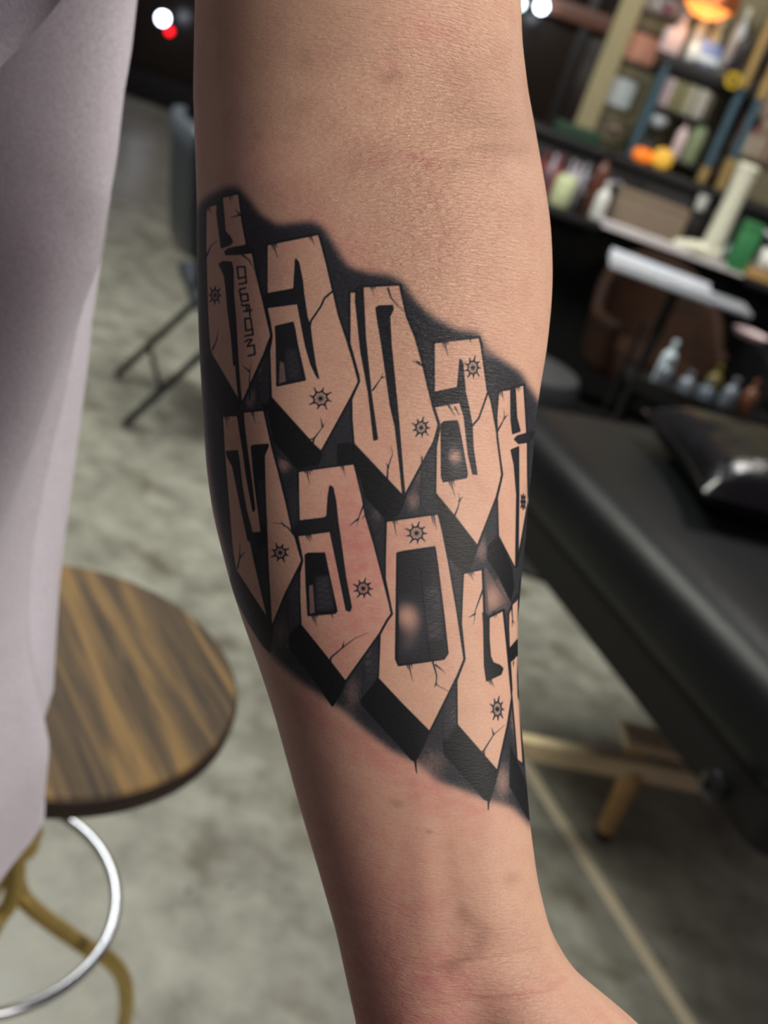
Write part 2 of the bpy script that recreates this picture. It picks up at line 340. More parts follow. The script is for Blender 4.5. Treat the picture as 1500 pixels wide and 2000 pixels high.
    cut('F 360,378 400,368 632,333 650,450 700,850 728,1110 700,1150 370,1197 350,1150 356,700', .9, 4)
    for gx, gy, rx, ry, a in (('F 425,830',0,24,26,.62), ('F 470,920',0,22,30,.25), ('F 430,1060',0,26,24,.18), ('F 630,780',0,12,40,.3)):
        c = cv(gx)[0]; m = np.exp(-((XX-c[0])/rx)**2-((YY-c[1])/ry)**2); k = fill(cv('F 362,385 628,340 645,450 695,850 720,1105 700,1145 375,1190'))
        sub = I[k[1], k[2]]; sub[k[0]] = np.maximum(sub-a*m[k[1], k[2]], 0)[k[0]]
    stroke(I, cv('F 528,500 560,800 600,1165'), 3.); zig('F 560,640 590,1020 690,1000 650,620', 13, .5)
    for i in range(9):
        t = i/9; stroke(I, cv('F %d,%d %d,%d %d,%d' % (562+3*i, 690+22*i, 650+4*i, 705+22*i, 570+3*i, 712+22*i)), 1.8, 1., .9)
    face('F 840,522 985,490 990,600 998,820 1025,848 1138,790 1150,900 1165,1050 1200,1420 G 1252,460 1215,700 1132,1072 800,690 797,330 F 848,1165 852,1150 825,890 832,700')
    cut('F 988,815 1030,850 1030,1000 1040,1130 1060,1180 1110,1200 1132,1222 1118,1262 1015,1310 1000,1200 994,900')
    put(I, cv('F 995,490 1010,480 1175,735 1150,780 1030,830 1005,800'), .62)
    for gx, gy, rx, ry, a in ((962,1168,18,26,.34),): I = np.where(fillmask(cv('F 1005,500 1165,735 1030,815')), np.maximum(I-a*np.exp(-((XX-gx)/rx)**2-((YY-gy)/ry)**2), 0), I)
    face('U 100,760 160,610 215,560 255,480 250,900 245,1140 110,1300 100,1000', 3.0)
    face('U 125,1480 245,1360 240,1700 250,2000 G 1310,500 1335,900 1342,1015 1290,975 1268,700 1245,430 U 150,1900', 3.0)
    block('U 95,1300 110,1300 160,1260 245,1135 244,1330 180,1440 105,1475')
    crack('U 150,620 155,760 165,860 190,910', 3, 1); crack('U 160,860 155,960', 2, .6); crack('U 175,1480 175,1560', 2.5, .6)
    put(I, cv('U 165,120 300,0 320,0 275,430 160,590 130,620 190,350'), .8); stroke(I, cv('U 275,260 262,440 160,580'), 3.)
    # second extrusion faces (grey), their edges
    for s in ('D 492,728 440,850', 'D 1025,1078 970,1240', 'G 580,752 470,960', 'G 1135,1075 1065,1300', 'E 1032,1322 945,1480', 'E 508,905 485,1090', 'A 655,1380 B 640,140 650,580',
              'B 550,400 555,660', 'D 612,420 605,800', 'D 1100,870 1095,1060', 'G 690,600 685,860', 'E 612,720 620,930', 'E 1170,1200 1150,1400', 'D 200,720 260,1000 345,885', 'H 600,500 800,660 720,880',
              'D 800,1130 860,1230', 'E 500,960 485,1100'): stroke(I, cv(s), 2.2, val=.95)
    for s, n in (('B 560,400 560,640 640,640 640,250', 8), ('D 615,450 615,760 700,700 700,350', 10), ('E 622,640 640,900 695,900 695,560', 8), ('E 1180,1130 1180,1330 1260,1280 1270,1100', 7),
                 ('G 700,560 700,830 790,700 790,480', 9), ('H 735,880 775,1240 825,1180 825,900', 9), ('A 555,780 600,980 615,980 600,640', 6), ('D 1105,900 1105,1050 1160,990 1160,760', 6), ('C 620,640 690,980 690,980 670,640', 6)): zig(s, n, .62)
    # cracks, drips, suns
    for s in ('A 1155,985 1090,1040 1060,1110 980,1230 968,1290', 'C 1082,1000 1060,1070 1020,1190 970,1250'): crack(s, 3.4, 3.4)
    for s in ('B 1000,975 1008,930 1060,860 1100,795', 'B 1078,835 1062,755', 'B 1010,930 960,940', 'C 365,240 385,310 430,365 490,425', 'C 605,805 560,780 530,770', 'C 590,790 560,762', 'C 255,985 320,890 330,855', 'C 318,892 345,888',
              'D 360,590 365,500 400,400 385,335', 'D 370,500 350,465', 'D 850,860 875,800 890,740 880,680', 'D 885,745 912,712', 'C 1160,1285 1210,1190 1205,1120', 'C 1208,1190 1235,1165', 'H 790,1325 740,1260 680,1215 590,1205', 'H 700,1235 665,1190',
              'H 232,1650 255,1560 265,1400', 'H 258,1545 320,1480', 'E 920,1180 925,1140 1020,1060 1100,1000 1195,960', 'E 1010,1065 1020,1020', 'E 1165,20 1130,110 1115,180', 'E 1125,125 1055,180', 'F 620,1175 648,1270 645,1340 740,1392', 'F 640,1195 715,1255', 'F 645,1330 630,1360',
              'G 1025,960 1020,900 1100,770 1195,690', 'G 1100,770 1085,715', 'G 1020,905 990,910', 'F 990,635 930,800 920,900', 'F 930,820 880,850', 'B 485,600 480,420 490,290', 'B 480,370 420,320', 'A 100,690 140,600 190,560', 'A 155,1470 190,1400 205,1310', 'A 385,345 335,290', 'A 390,340 300,365', 'A 400,675 460,720 515,815', 'C 845,1110 880,1170',
              'F 150,60 100,130', 'C 800,1100 850,1180'): crack(s)
    for s, l in (('A 650,590 800,560', (12, 30, 10)), ('A 960,520 1040,500', (10, 20)), ('A 100,275 150,262', (10, 16)), ('A 290,180 340,168', (12, 8)), ('C 240,225 330,222', (10, 18, 8)), ('C 750,635 850,620', (14, 32, 8)), ('C 940,610 1000,600', (10,)),
                 ('C 1170,990 1230,980', (12, 20)), ('C 1300,960 1350,945', (12, 8)), ('H 110,160 200,158', (8, 22, 10)), ('H 380,118 480,108', (10, 24)), ('H 890,695 1000,680', (8, 30, 12, 6)), ('H 1230,645 1340,630', (10, 22)), ('H 900,1325 1000,1310', (10, 16, 12)),
                 ('F 320,130 400,122', (8, 34, 10)), ('F 610,95 660,88', (22, 30)), ('F 880,515 950,500', (10, 18, 10)), ('E 790,832 900,815', (16, 24, 8)), ('E 930,815 960,812', (12,)), ('F 430,1190 520,1175', (12, 36, 10)), ('D 810,598 900,580', (14, 34, 12)), ('F 1030,1308 1080,1290', (12, 16)), ('F 1060,815 1120,795', (12, 10))): drip(s, l)
    sun('A 175,1015', 19, .72, 8); sun('B 1060,595', 23, 1, 8, .2); sun('C 605,1258', 20, .9, 9); sun('C 967,822', 22, .76, 9); sun('D 1356,750', 17, .34, 8)
    sun('E 567,372', 19, .95, 8, .3); sun('E 1160,635', 20, 1, 9); sun('F 500,230', 22, 1, 9); sun('G 1130,562', 24, .6, 9)
    for s in ('T 168,505 300,478 265,192 130,197 155,402 272,378', 'T 287,568 175,602 216,812 337,795 320,675 200,690', 'T 215,858 236,888 300,880 292,872 350,872 375,1075', 'T 258,985 402,965', 'T 302,880 318,990',
              'T 420,1308 303,1332 278,1118 385,1112 432,1402 285,1428', 'T 290,1528 345,1492 415,1490 368,1550 332,1612 452,1588 472,1752 350,1782'): stroke(I, cv(s), 3.0, soft=1.)
    I = blur(np.clip(I, 0, 1), 1)
    return I.reshape(SH, SS, SW, SS).mean((1, 3))
def fillmask(p):
    m = np.zeros((SH*SS, SW*SS), bool); r = fill(p)
    if r: m[r[1], r[2]] = r[0]
    return m
# ---------------- the person ----------------
person = thing('person', 'person in a loose white t-shirt with a black lettering tattoo on the bare left forearm', 'person', (-.30, .47, 0))
POFF = np.array([-.30, .47, 0.])
YS_L = [-1500, -1100, -600, -100, 0, 100, 200, 300, 400, 500, 600, 700, 780, 908, 990, 1047, 1145, 1225, 1300, 1380, 1500, 1569, 1697, 1809, 1905, 2000, 2150, 2300, 2500, 2620, 2700]
XS_L = [40, 200, 330, 378, 381, 379, 377, 381, 384, 384, 386, 390, 395, 403, 414, 427, 453, 480, 507, 533, 566, 585, 623, 655, 676, 697, 715, 735, 775, 800, 815]
YS_R = [-1500, -1100, -600, -100, 0, 100, 200, 260, 300, 350, 400, 450, 500, 550, 600, 650, 700, 753, 820, 913, 980, 1047, 1121, 1193, 1247, 1346, 1442, 1526, 1610, 1713, 1804, 1847, 1905, 1953, 2000, 2080, 2200, 2350, 2500, 2620, 2700]
XS_R = [800, 900, 985, 1016, 1017, 1020, 1032, 1045, 1052, 1060, 1068, 1075, 1078, 1079, 1077, 1072, 1066, 1056, 1047, 1039, 1032, 1027, 1019, 1013, 1011, 1013, 1021, 1029, 1036, 1050, 1072, 1092, 1129, 1190, 1247, 1330, 1390, 1400, 1390, 1380, 1360]
ys = np.concatenate([np.arange(-1500, 0, 60), np.arange(0, 396, 4), np.arange(396, 1668, 1.8), np.arange(1668, 2060, 3.5), np.arange(2060, 2700, 16)])
sm = lambda x, X, Y: np.convolve(np.pad(np.interp(np.arange(x.min()-60, x.max()+61, 2), X, Y), 12, mode='edge'), np.ones(25)/25, 'valid')
def smooth_curve(X, Y):
    g = np.arange(-1600, 2761, 2); vv = np.interp(g, X, Y)
    for _ in range(2): vv = np.convolve(np.pad(vv, 10, mode='edge'), np.ones(21)/21, 'valid')
    return np.interp(ys, g, vv)
xl, xr = smooth_curve(YS_L, XS_L), smooth_curve(YS_R, XS_R)
zc = smooth_curve([-1500, -1000, -600, -250, 0, 250, 600, 1200, 1800, 2100, 2700], [.33, .288, .276, .281, .289, .303, .299, .294, .289, .286, .282])
kd = smooth_curve([-600, 0, 250, 600, 1200, 1700, 1850, 2000, 2300, 2700], [.9, .84, .78, .82, .84, .74, .66, .56, .46, .36])
NF, NB = 560, 50
s_ = np.linspace(-1, 1, NF+1); thf = .6*np.arcsin(s_)+.4*s_*PI/2
th = np.concatenate([thf, np.linspace(PI/2, 3*PI/2, NB+1)[1:-1]]); NCOL = len(th)
cx, hw = (xl+xr)/2, (xr-xl)/2
TH, ZC = th[None, :], zc[:, None]
st, ct = np.sin(TH), np.cos(TH)
def section(cx, hw):
    X = ((cx-750)/FPX*zc)[:, None]; R = (hw/FPX*zc)[:, None]
    k = kd[:, None]*np.where(ct > 0, 1, .95)
    sq = lambda q, e: np.sign(q)*np.abs(q)**e
    dx, dz = R*sq(st, .96), -R*k*sq(ct, .94)
    return X+dx, ((ys-1000)/FPX*zc)[:, None]+0*dx, ZC+dz, R
for _ in range(6):
    X, V, Z, R = section(cx, hw); U = X/Z*FPX+750; a, b = U.min(1), U.max(1)
    cx += ((xl+xr)-(a+b))/2; hw *= (xr-xl)/(b-a)
Uu, Vv = X/Z*FPX+750, V/Z*FPX+1000
# broad relief: tendons, elbow hollow, thenar and hypothenar pads (metres towards the outside)
def g(u, v, su, sv, ang=0):
    c, s = math.cos(ang), math.sin(ang); a = (Uu-u)*c+(Vv-v)*s; b = -(Uu-u)*s+(Vv-v)*c
    return np.exp(-(a/su)**2-(b/sv)**2)
front = np.clip(ct, 0, 1)
rel = front*(.0022*g(900, 560, 150, 260)-.0022*g(900, 250, 170, 60, .15)-.0016*g(640, 290, 150, 60, -.1)+.0016*g(520, 900, 120, 300)+.0010*g(730, 60, 130, 200)
             +.0045*g(1120, 2080, 110, 190, -.7)+.0028*g(800, 2150, 80, 220)-.0016*g(940, 2010, 60, 130)-.0004*g(890, 1770, 50, 150, -.06)+.0003*g(830, 1720, 30, 190, -.07)+.0003*g(970, 1730, 30, 170, -.04)
             -.0014*g(1030, 1880, 70, 40))
creases = [  # polyline, width, depth in mm
 ([(804, 1887), (873, 1882), (953, 1876), (1033, 1860), (1076, 1841)], 4.5, .5), ([(740, 1975), (847, 1964), (927, 1958), (1007, 1945), (1065, 1932), (1108, 1911)], 4.5, .7),
 ([(820, 1957), (900, 1949), (960, 1950), (1020, 1938)], 3, .3), ([(860, 2000), (940, 1985), (1020, 1960), (1080, 1948)], 3, .35), ([(1010, 1990), (1060, 1960), (1100, 1945), (1130, 1946)], 3, .35),
 ([(1050, 2010), (1075, 1985), (1110, 1966), (1150, 1962)], 2.6, .3), ([(1085, 2015), (1110, 1990), (1150, 1980)], 2.6, .3), ([(760, 1895), (820, 1893), (880, 1899)], 3, .25), ([(930, 2080), (950, 2200), (1010, 2330), (1120, 2440)], 6, 1.4),
 ([(780, 2380), (900, 2400), (1020, 2370), (1200, 2330)], 6, 1.2), ([(840, 296), (880, 290), (915, 282), (955, 279), (1000, 286), (1040, 300)], 12, .5), ([(600, 240), (670, 215), (740, 196), (800, 182)], 14, .15),
 ([(870, 185), (910, 190), (950, 200), (985, 215)], 8, .2), ([(860, 170), (900, 172), (930, 178)], 6, .15), ([(880, 230), (930, 236), (985, 246), (1030, 262)], 4, .28), ([(905, 260), (960, 256), (1010, 268), (1046, 284)], 3.5, .25), ([(860, 312), (920, 306), (980, 308), (1040, 320)], 4, .22)]
def linefield(pts, along=False):
    d2 = np.full(Uu.shape, 1e9); tt = np.zeros(Uu.shape); n = len(pts)-1
    for i, ((ax, ay), (bx, by)) in enumerate(zip(pts[:-1], pts[1:])):
        dx, dy = bx-ax, by-ay; q = np.clip(((Uu-ax)*dx+(Vv-ay)*dy)/(dx*dx+dy*dy), 0, 1); e = (Uu-ax-q*dx)**2+(Vv-ay-q*dy)**2
        tt = np.where(e < d2, (i+q)/n, tt); d2 = np.minimum(d2, e)
    return (d2, np.clip(np.sin(PI*tt), 0, 1)**.8) if along else d2
crz = np.zeros(Uu.shape)
for pts, wd, dp in creases:
    d2, tp = linefield(pts, True); crz += np.exp(-d2/wd**2)*dp*tp; rel -= front*np.exp(-d2/wd**2)*dp*.0008*tp
X2, Z2 = X+rel*st, Z-rel*ct
# skin colour: ink, redness, brownish / bluish tint, darker along creases
sheetI = make_ink()
tang = np.clip((np.abs(TH)-1.35)/.9, 0, 1); tang = np.where(np.abs(np.where(TH > PI, TH-2*PI, TH)) > PI/2, np.clip((np.abs(np.where(TH > PI, TH-2*PI, TH))-PI/2)/.9, 0, 1), 0)
us = np.clip(Uu, (xl+2)[:, None], (xr-2)[:, None])-SX0-.5; vs2 = Vv-SY0-.5
iu, iv = np.floor(us).astype(int), np.floor(vs2).astype(int); fu, fv = us-iu, vs2-iv
ok = (iu >= 0) & (iu < SW-1) & (iv >= 0) & (iv < SH-1); iu, iv = np.clip(iu, 0, SW-2), np.clip(iv, 0, SH-2)
ink = (sheetI[iv, iu]*(1-fu)*(1-fv)+sheetI[iv, iu+1]*fu*(1-fv)+sheetI[iv+1, iu]*(1-fu)*fv+sheetI[iv+1, iu+1]*fu*fv)*ok*(1-tang)
red = (.6*np.exp(-linefield([(600, 1385), (680, 1440), (770, 1500), (860, 1560), (930, 1595)])/34**2)+.35*np.exp(-linefield([(500, 300), (520, 360), (640, 430), (720, 520)])/40**2)
       +.32*np.exp(-linefield([(690, 314), (760, 312), (800, 305)])/8**2)+.75*g(812, 306, 24, 9, .25)+.7*g(834, 322, 18, 10, .6)+.9*g(817, 113, 4, 3)+.5*g(830, 60, 60, 40)+.45*g(760, 130, 22, 16)+.5*g(730, 1040, 12, 12)+.4*g(790, 1040, 14, 14)
       +.7*g(690, 1180, 90, 130)+.65*g(690, 1020, 80, 120)+.3*g(640, 1300, 60, 40)+.4*g(700, 1040, 10, 8)+.5*g(870, 1900, 60, 45)+.5*g(930, 2040, 300, 130)+.75*np.clip((Vv-1400)/380, 0, 1)*np.clip((1010-Uu)/260, 0, 1)+.45*np.exp(-linefield([(940, 1955), (1010, 1938), (1060, 1928), (1100, 1912)])/7**2)+.25*g(560, 480, 40, 60)+.2*g(700, 900, 500, 600))  # lower-left ramp puts the mauve cast of the light into the skin
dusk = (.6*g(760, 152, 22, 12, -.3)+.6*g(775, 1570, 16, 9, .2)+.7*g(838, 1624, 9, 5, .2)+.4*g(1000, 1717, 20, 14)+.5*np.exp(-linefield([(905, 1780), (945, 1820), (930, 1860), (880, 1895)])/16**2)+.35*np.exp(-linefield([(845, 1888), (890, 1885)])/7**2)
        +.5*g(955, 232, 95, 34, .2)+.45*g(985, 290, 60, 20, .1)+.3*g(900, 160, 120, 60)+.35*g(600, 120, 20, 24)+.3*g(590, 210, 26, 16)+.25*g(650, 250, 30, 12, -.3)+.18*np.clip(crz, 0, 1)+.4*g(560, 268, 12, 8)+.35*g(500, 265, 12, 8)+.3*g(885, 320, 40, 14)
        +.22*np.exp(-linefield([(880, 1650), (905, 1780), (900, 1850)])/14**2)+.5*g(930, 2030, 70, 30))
def to_world(X, V, Z): return CC+X[..., None]*Rt+V[..., None]*Dn+Z[..., None]*Fw
Wd = to_world(X2, V, Z2).reshape(-1, 3)-POFF
NR = len(ys)
ii, jj = np.meshgrid(np.arange(NR-1), np.arange(NCOL), indexing='ij'); j2 = (jj+1) % NCOL
quads = np.stack([ii*NCOL+jj, ii*NCOL+j2, (ii+1)*NCOL+j2, (ii+1)*NCOL+jj], -1).reshape(-1, 4)[:, ::-1]
uvx = (np.sign(np.where(TH > PI, TH-2*PI, TH))*np.abs(np.where(TH > PI, TH-2*PI, TH))*R*1000); uvy = (ys[:, None]*.154+0*uvx)
# side edge and rings of the loose shirt
EY = [-200, 0, 100, 180, 300, 430, 500, 630, 720, 800, 900, 1050, 1145, 1240, 1316, 1430, 1525, 1596, 1700, 1760]
EX = [292, 268, 257, 243, 230, 209, 198, 180, 171, 160, 147, 126, 115, 109, 105, 100, 90, 82, 66, 58]
zs = np.linspace(.784, 1.50, 124); ph = np.linspace(0, 2*PI, 240, endpoint=False)
rows = []
for z in zs:
    h = (z-.778)
    qa = (ph+PI) % (2*PI)-PI
    f1 = .007*np.sin(3*ph+5*h+.5)+.0045*np.sin(7*ph-9*h+1)+.0025*np.sin(13*ph+22*h)
    f1 = f1+.014*np.exp(-((ph-(5.55+1.3*(h-.12)))/.15)**2)-.012*np.exp(-((ph-(5.30+1.3*(h-.12)))/.18)**2)
    f1 = f1+.009*np.exp(-((ph-(5.75-.9*(h-.05)))/.09)**2)*np.exp(-(h/.25)**2)+.008*np.exp(-((ph-(5.6-1.6*(h-.05)))/.07)**2)*np.exp(-(h/.14)**2)
    f1 = f1+.007*np.exp(-((qa-(-.05-.9*(h-.18)))/.07)**2)*(h < .42)-.006*np.exp(-((qa-(.07-.9*(h-.18)))/.08)**2)*(h < .42)+.006*np.exp(-((qa-(-.5+1.1*(h-.2)))/.09)**2)+.004*np.exp(-((qa-(-.22-2.2*(h-.04)))/.06)**2)*np.exp(-(h/.10)**2)
    rx, ry = .205+f1-.05*max(0, (z-1.40)/.1)**2, .135+f1-.03*max(0, (z-1.40)/.1)**2
    if h < .02: rx, ry = rx-.004*(1-h/.02), ry-.004*(1-h/.02)
    ring = np.stack([rx*np.cos(ph), ry*np.sin(ph), z-.15*np.sin(np.clip((.14-qa)/.75, 0, 1)*PI/2)*np.clip((qa+2.9)/.8, 0, 1)*max(0, 1-h/.35)**1.5], -1)
    dx = 0.
    for _ in range(5):
        W = ring+[-.35+dx, .47, 0]; u, vv = proj(W); e = (u-np.interp(vv, EY, EX)).max(); dx -= e/FPX*.42*1.02
    rows.append(W-POFF)
rows = [list(map(tuple, r)) for r in rows]
TX = lambda z: float(np.mean(rows[int(np.argmin(np.abs(zs-z)))], axis=0)[0])
# end caps, fingers, thumb, torso and legs of the same body
ex = MB()
def finger(base, mid, tip, r, depth=(.279, .272, .262)):
    P_ = [atd(base[0], base[1], depth[0])-POFF, atd((base[0]+mid[0])/2, (base[1]+mid[1])/2, (depth[0]+depth[1])/2-.002)-POFF, atd(mid[0], mid[1], depth[1])-POFF, atd(tip[0], tip[1], depth[2])-POFF]
    P_ = smooth_path([Vector(p) for p in P_], 6); d = (P_[-1]-P_[-2]).normalized(); P_ += [P_[-1]+d*r*.5, P_[-1]+d*r*.78]
    n = len(P_)-2; rs = [r*(1.08-.26*i/n+.05*math.cos(i/n*3*2*PI)) for i in range(n)]+[r*.62, r*.2]
    ex.tube(P_, rs, 14)
finger((1290, 2560), (1300, 2950), (1270, 3240), .0098); finger((1130, 2600), (1125, 3040), (1105, 3370), .0100); finger((985, 2600), (960, 3000), (950, 3300), .0095); finger((855, 2560), (815, 2880), (800, 3110), .0083)
finger((1240, 2110), (1500, 2330), (1640, 2600), .0115, (.276, .266, .256))
tor = [[(TX(.86)-.005+rx*math.cos(2*PI*k/28), ry*math.sin(2*PI*k/28), z) for k in range(28)] for z, rx, ry in ((.78, .13, .09), (.84, .15, .10))]
for i in range(14, 124, 9): tor.append([tuple(.86*np.array(p)+.14*np.mean(rows[i], axis=0)) for p in rows[i][::8]])
for z, k_ in ((1.53, .6), (1.57, .3), (1.62, .28)): tor.append([(TX(1.5)+.2*k_*math.cos(2*PI*k/30), .13*max(k_, .42)*math.sin(2*PI*k/30), z) for k in range(30)])
tor[0:2] = [[(TX(.86)-.005+rx*math.cos(2*PI*k/30), ry*math.sin(2*PI*k/30), z) for k in range(30)] for z, rx, ry in ((.78, .13, .09), (.84, .15, .10))]
ex.grid(tor, closed=True)
sh_ = Vector(atd(420, -1450, .35)-POFF); ex.tube(smooth_path([(TX(1.45)+.08, 0, 1.45), (TX(1.45)+.14, -.01, 1.46), tuple(sh_)], 5), [.06]*10+[.052], 16)
for sx in (TX(.86)-.09, TX(.86)+.08): ex.tube([(sx, 0, .85), (sx, -.005, .5), (sx, .01, .1)], [.085, .06, .045], 16)
nb = len(Wd); ev = np.array([tuple(v) for v in ex.v]); allv = np.vstack([Wd, ev])
me = bpy.data.meshes.new('body')
exl = [f for f in ex.f]; capA, capB = list(range(NCOL)), [(NR-1)*NCOL+k for k in range(NCOL)][::-1]
loops = np.concatenate([quads.ravel()]+[np.array(f)+nb for f in exl]+[np.array(capA), np.array(capB)]).astype(np.int32)
tot = np.concatenate([np.full(len(quads), 4), [len(f) for f in exl], [NCOL, NCOL]]).astype(np.int32); start = np.r_[0, np.cumsum(tot)[:-1]].astype(np.int32)
me.vertices.add(len(allv)); me.vertices.foreach_set('co', allv.astype(np.float32).ravel())
me.loops.add(len(loops)); me.loops.foreach_set('vertex_index', loops)
me.polygons.add(len(tot)); me.polygons.foreach_set('loop_start', start); me.polygons.foreach_set('loop_total', tot)
me.update(calc_edges=True); me.validate(); me.polygons.foreach_set('use_smooth', [True]*len(me.polygons))
def attr(name, arr, typ='FLOAT'):
    a = me.attributes.new(name, typ, 'POINT')
    if typ == 'FLOAT': a.data.foreach_set('value', np.concatenate([arr.ravel(), np.zeros(len(ev))]).astype(np.float32))
    else: a.data.foreach_set('vector', np.vstack([arr.reshape(-1, 3), ev*1000]).astype(np.float32).ravel())
attr('ink', ink); attr('redness', np.clip(red, 0, 1.4)); attr('dusk', np.clip(dusk, 0, 1)); attr('skin_map', np.stack([uvx, uvy, 0*uvx], -1), 'FLOAT_VECTOR')
fine = np.clip(.08+1.0*g(960, 250, 260, 330)+.4*g(980, 1930, 300, 200)+.4*g(900, 600, 200, 300), 0, 1); attr('fine', fine)
body = bpy.data.objects.new('body', me); C.objects.link(body); body.parent = person
t = NT('skin_with_ink')
def A(name): k = t.n('ShaderNodeAttribute'); k.attribute_name = name; return k
aI, aR, aD, aM, aF = (A(q) for q in ('ink', 'redness', 'dusk', 'skin_map', 'fine'))
def mapped(sx, sy): m = t.n('ShaderNodeMapping'); m.inputs['Scale'].default_value = (sx, sy, 1); t.l(aM.outputs['Vector'], m.inputs[0]); return m.outputs[0]
mot = t.noise(.09, 5, mapped(1, 1), .6); mot2 = t.noise(.9, 4, mapped(1, 1.6), .6)
skin = t.ramp(mot, [(.3, srgb(190, 148, 130)), (.5, srgb(200, 162, 140)), (.7, srgb(205, 169, 146))])
skin = t.mix(.30, skin, t.ramp(mot2, [(.3, srgb(182, 134, 118)), (.7, srgb(214, 178, 154))]))
def scaled(sock, k): m = t.n('ShaderNodeMath', operation='MULTIPLY'); t.l(sock, m.inputs[0]); m.inputs[1].default_value = k; m.use_clamp = True; return m.outputs[0]
rn = t.n('ShaderNodeMath', operation='MULTIPLY'); t.l(aR.outputs['Fac'], rn.inputs[0]); t.l(t.ramp(t.noise(.22, 4, mapped(1, 1.3), .65), [(.3, (.25,)*3+(1,)), (.65, (1, 1, 1, 1))]), rn.inputs[1])
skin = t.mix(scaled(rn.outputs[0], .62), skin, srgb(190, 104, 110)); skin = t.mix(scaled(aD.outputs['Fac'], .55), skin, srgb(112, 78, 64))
inkc = t.ramp(mot2, [(.3, srgb(13, 15, 18)), (.7, srgb(22, 24, 28))])
p = t.n('ShaderNodeMath', operation='POWER'); t.l(aI.outputs['Fac'], p.inputs[0]); p.inputs[1].default_value = 1.9; p.use_clamp = True
t.l(t.mix(p.outputs[0], t.mix(scaled(aI.outputs['Fac'], 1.35), skin, srgb(74, 74, 83)), inkc), t.b.inputs['Base Color'])
t.b.inputs['Roughness'].default_value = .52; t.b.inputs['Specular IOR Level'].default_value = .32
t.b.inputs['Subsurface Weight'].default_value = .10; t.b.inputs['Subsurface Radius'].default_value = (1, .4, .25); t.b.inputs['Subsurface Scale'].default_value = .0022
wr = t.noise(1, 3, mapped(.36, 1.7), .6, .6); wr2 = t.noise(1, 4, mapped(2.2, 2.6), .65)
hm = t.n('ShaderNodeMath', operation='MULTIPLY'); t.l(wr, hm.inputs[0]); t.l(aF.outputs['Fac'], hm.inputs[1])
t.l(t.bump(hm.outputs[0], .8, .0011, t.bump(wr2, .22, .0003)), t.b.inputs['Normal'])
me.materials.append(t.m)

# t-shirt: an upright loose tube of cloth, its side edge beside the arm
def fabric(name, a, b):
    t = NT(name); v = t.co(); w1 = t.n('ShaderNodeTexWave'); w1.bands_direction = 'Z'; w1.inputs['Scale'].default_value = 420; t.l(v, w1.inputs[0]); w2 = t.n('ShaderNodeTexWave'); w2.bands_direction = 'X'; w2.inputs['Scale'].default_value = 380; t.l(v, w2.inputs[0])
    m = t.n('ShaderNodeMath', operation='ADD'); t.l(w1.outputs['Fac'], m.inputs[0]); t.l(w2.outputs['Fac'], m.inputs[1])
    t.l(t.ramp(t.noise(700, 2, v), [(.3, a), (.7, b)]), t.b.inputs['Base Color']); t.b.inputs['Roughness'].default_value = .9; t.b.inputs['Sheen Weight'].default_value = .25
    t.l(t.bump(m.outputs[0], .35, .0006, t.bump(t.noise(34, 4, v), .25, .006)), t.b.inputs['Normal']); return t.m
CLOTH = fabric('white_jersey', srgb(214, 209, 224), srgb(236, 232, 244))
sh = MB().grid(rows, closed=True).build('t_shirt', CLOTH, person, smooth=80); md = sh.modifiers.new('thickness', 'SOLIDIFY'); md.thickness = .0016; md.offset = -1
hem = MB().tube([(p[0]*1.0, p[1]*1.0, p[2]) for p in rows[1]], .0014, 6, closed=True).build('hem', CLOTH, sh)
# the front of the shirt falls forward in a second layer at the upper left
fr = []
for i in range(40):
    q = i/39; lo = at(165-260*q, -75+320*q*1.0+14*math.sin(q*5), .335); row = []
    for k in range(30):
        s2 = k/29; row.append((lo[0]-.02*s2-.05*s2*s2-POFF[0], lo[1]+.012*math.sin(q*9+s2*4)*s2+.05*s2*s2-POFF[1], lo[2]+.26*s2))
    fr.append(row)
RIB = fabric('white_rib', srgb(218, 213, 228), srgb(238, 234, 246))
fo = MB().grid(fr).build('front_drape', RIB, sh, smooth=80); md = fo.modifiers.new('thickness', 'SOLIDIFY'); md.thickness = .002
# sleeve around the upper arm, above the frame
sl = []
for i, y in enumerate(np.linspace(-1500, -560, 24)):
    r_ = int(np.argmin(np.abs(ys-y))); cen = np.array([((cx[r_]-750)/FPX*zc[r_]), V[r_, 0], zc[r_]]); rr = hw[r_]/FPX*zc[r_]*1.22
    sl.append([tuple(CC+(cen[0]+rr*math.sin(a)*(1+.03*math.sin(5*a)))*Rt+cen[1]*Dn+(cen[2]-rr*.95*math.cos(a))*Fw-POFF) for a in np.linspace(0, 2*PI, 48, endpoint=False)])
so = MB().grid(sl, closed=True).build('sleeve', CLOTH, sh, smooth=80); md = so.modifiers.new('thickness', 'SOLIDIFY'); md.thickness = .0018
DENIM = M('dark_trousers', (38, 40, 48), .85, 0, .2, 200)
tr = MB(); hp = [[(TX(.87)+rx*math.cos(2*PI*k/32), .01+ry*math.sin(2*PI*k/32), z) for k in range(32)] for z, rx, ry in ((.80, .16, .110), (.90, .165, .112), (1.02, .155, .10))]; tr.grid(hp, closed=True)
for sx in (TX(.86)-.09, TX(.86)+.08): tr.tube(smooth_path([(sx, .01, .86), (sx, .0, .6), (sx, .005, .35), (sx, .015, .06)], 4), [.088-.0027*i for i in range(13)], 20)
tr.build('trousers', DENIM, person)
SHOE = M('black_shoe', (28, 27, 27), .5); SOLE = M('pale_sole', (190, 186, 176), .7)
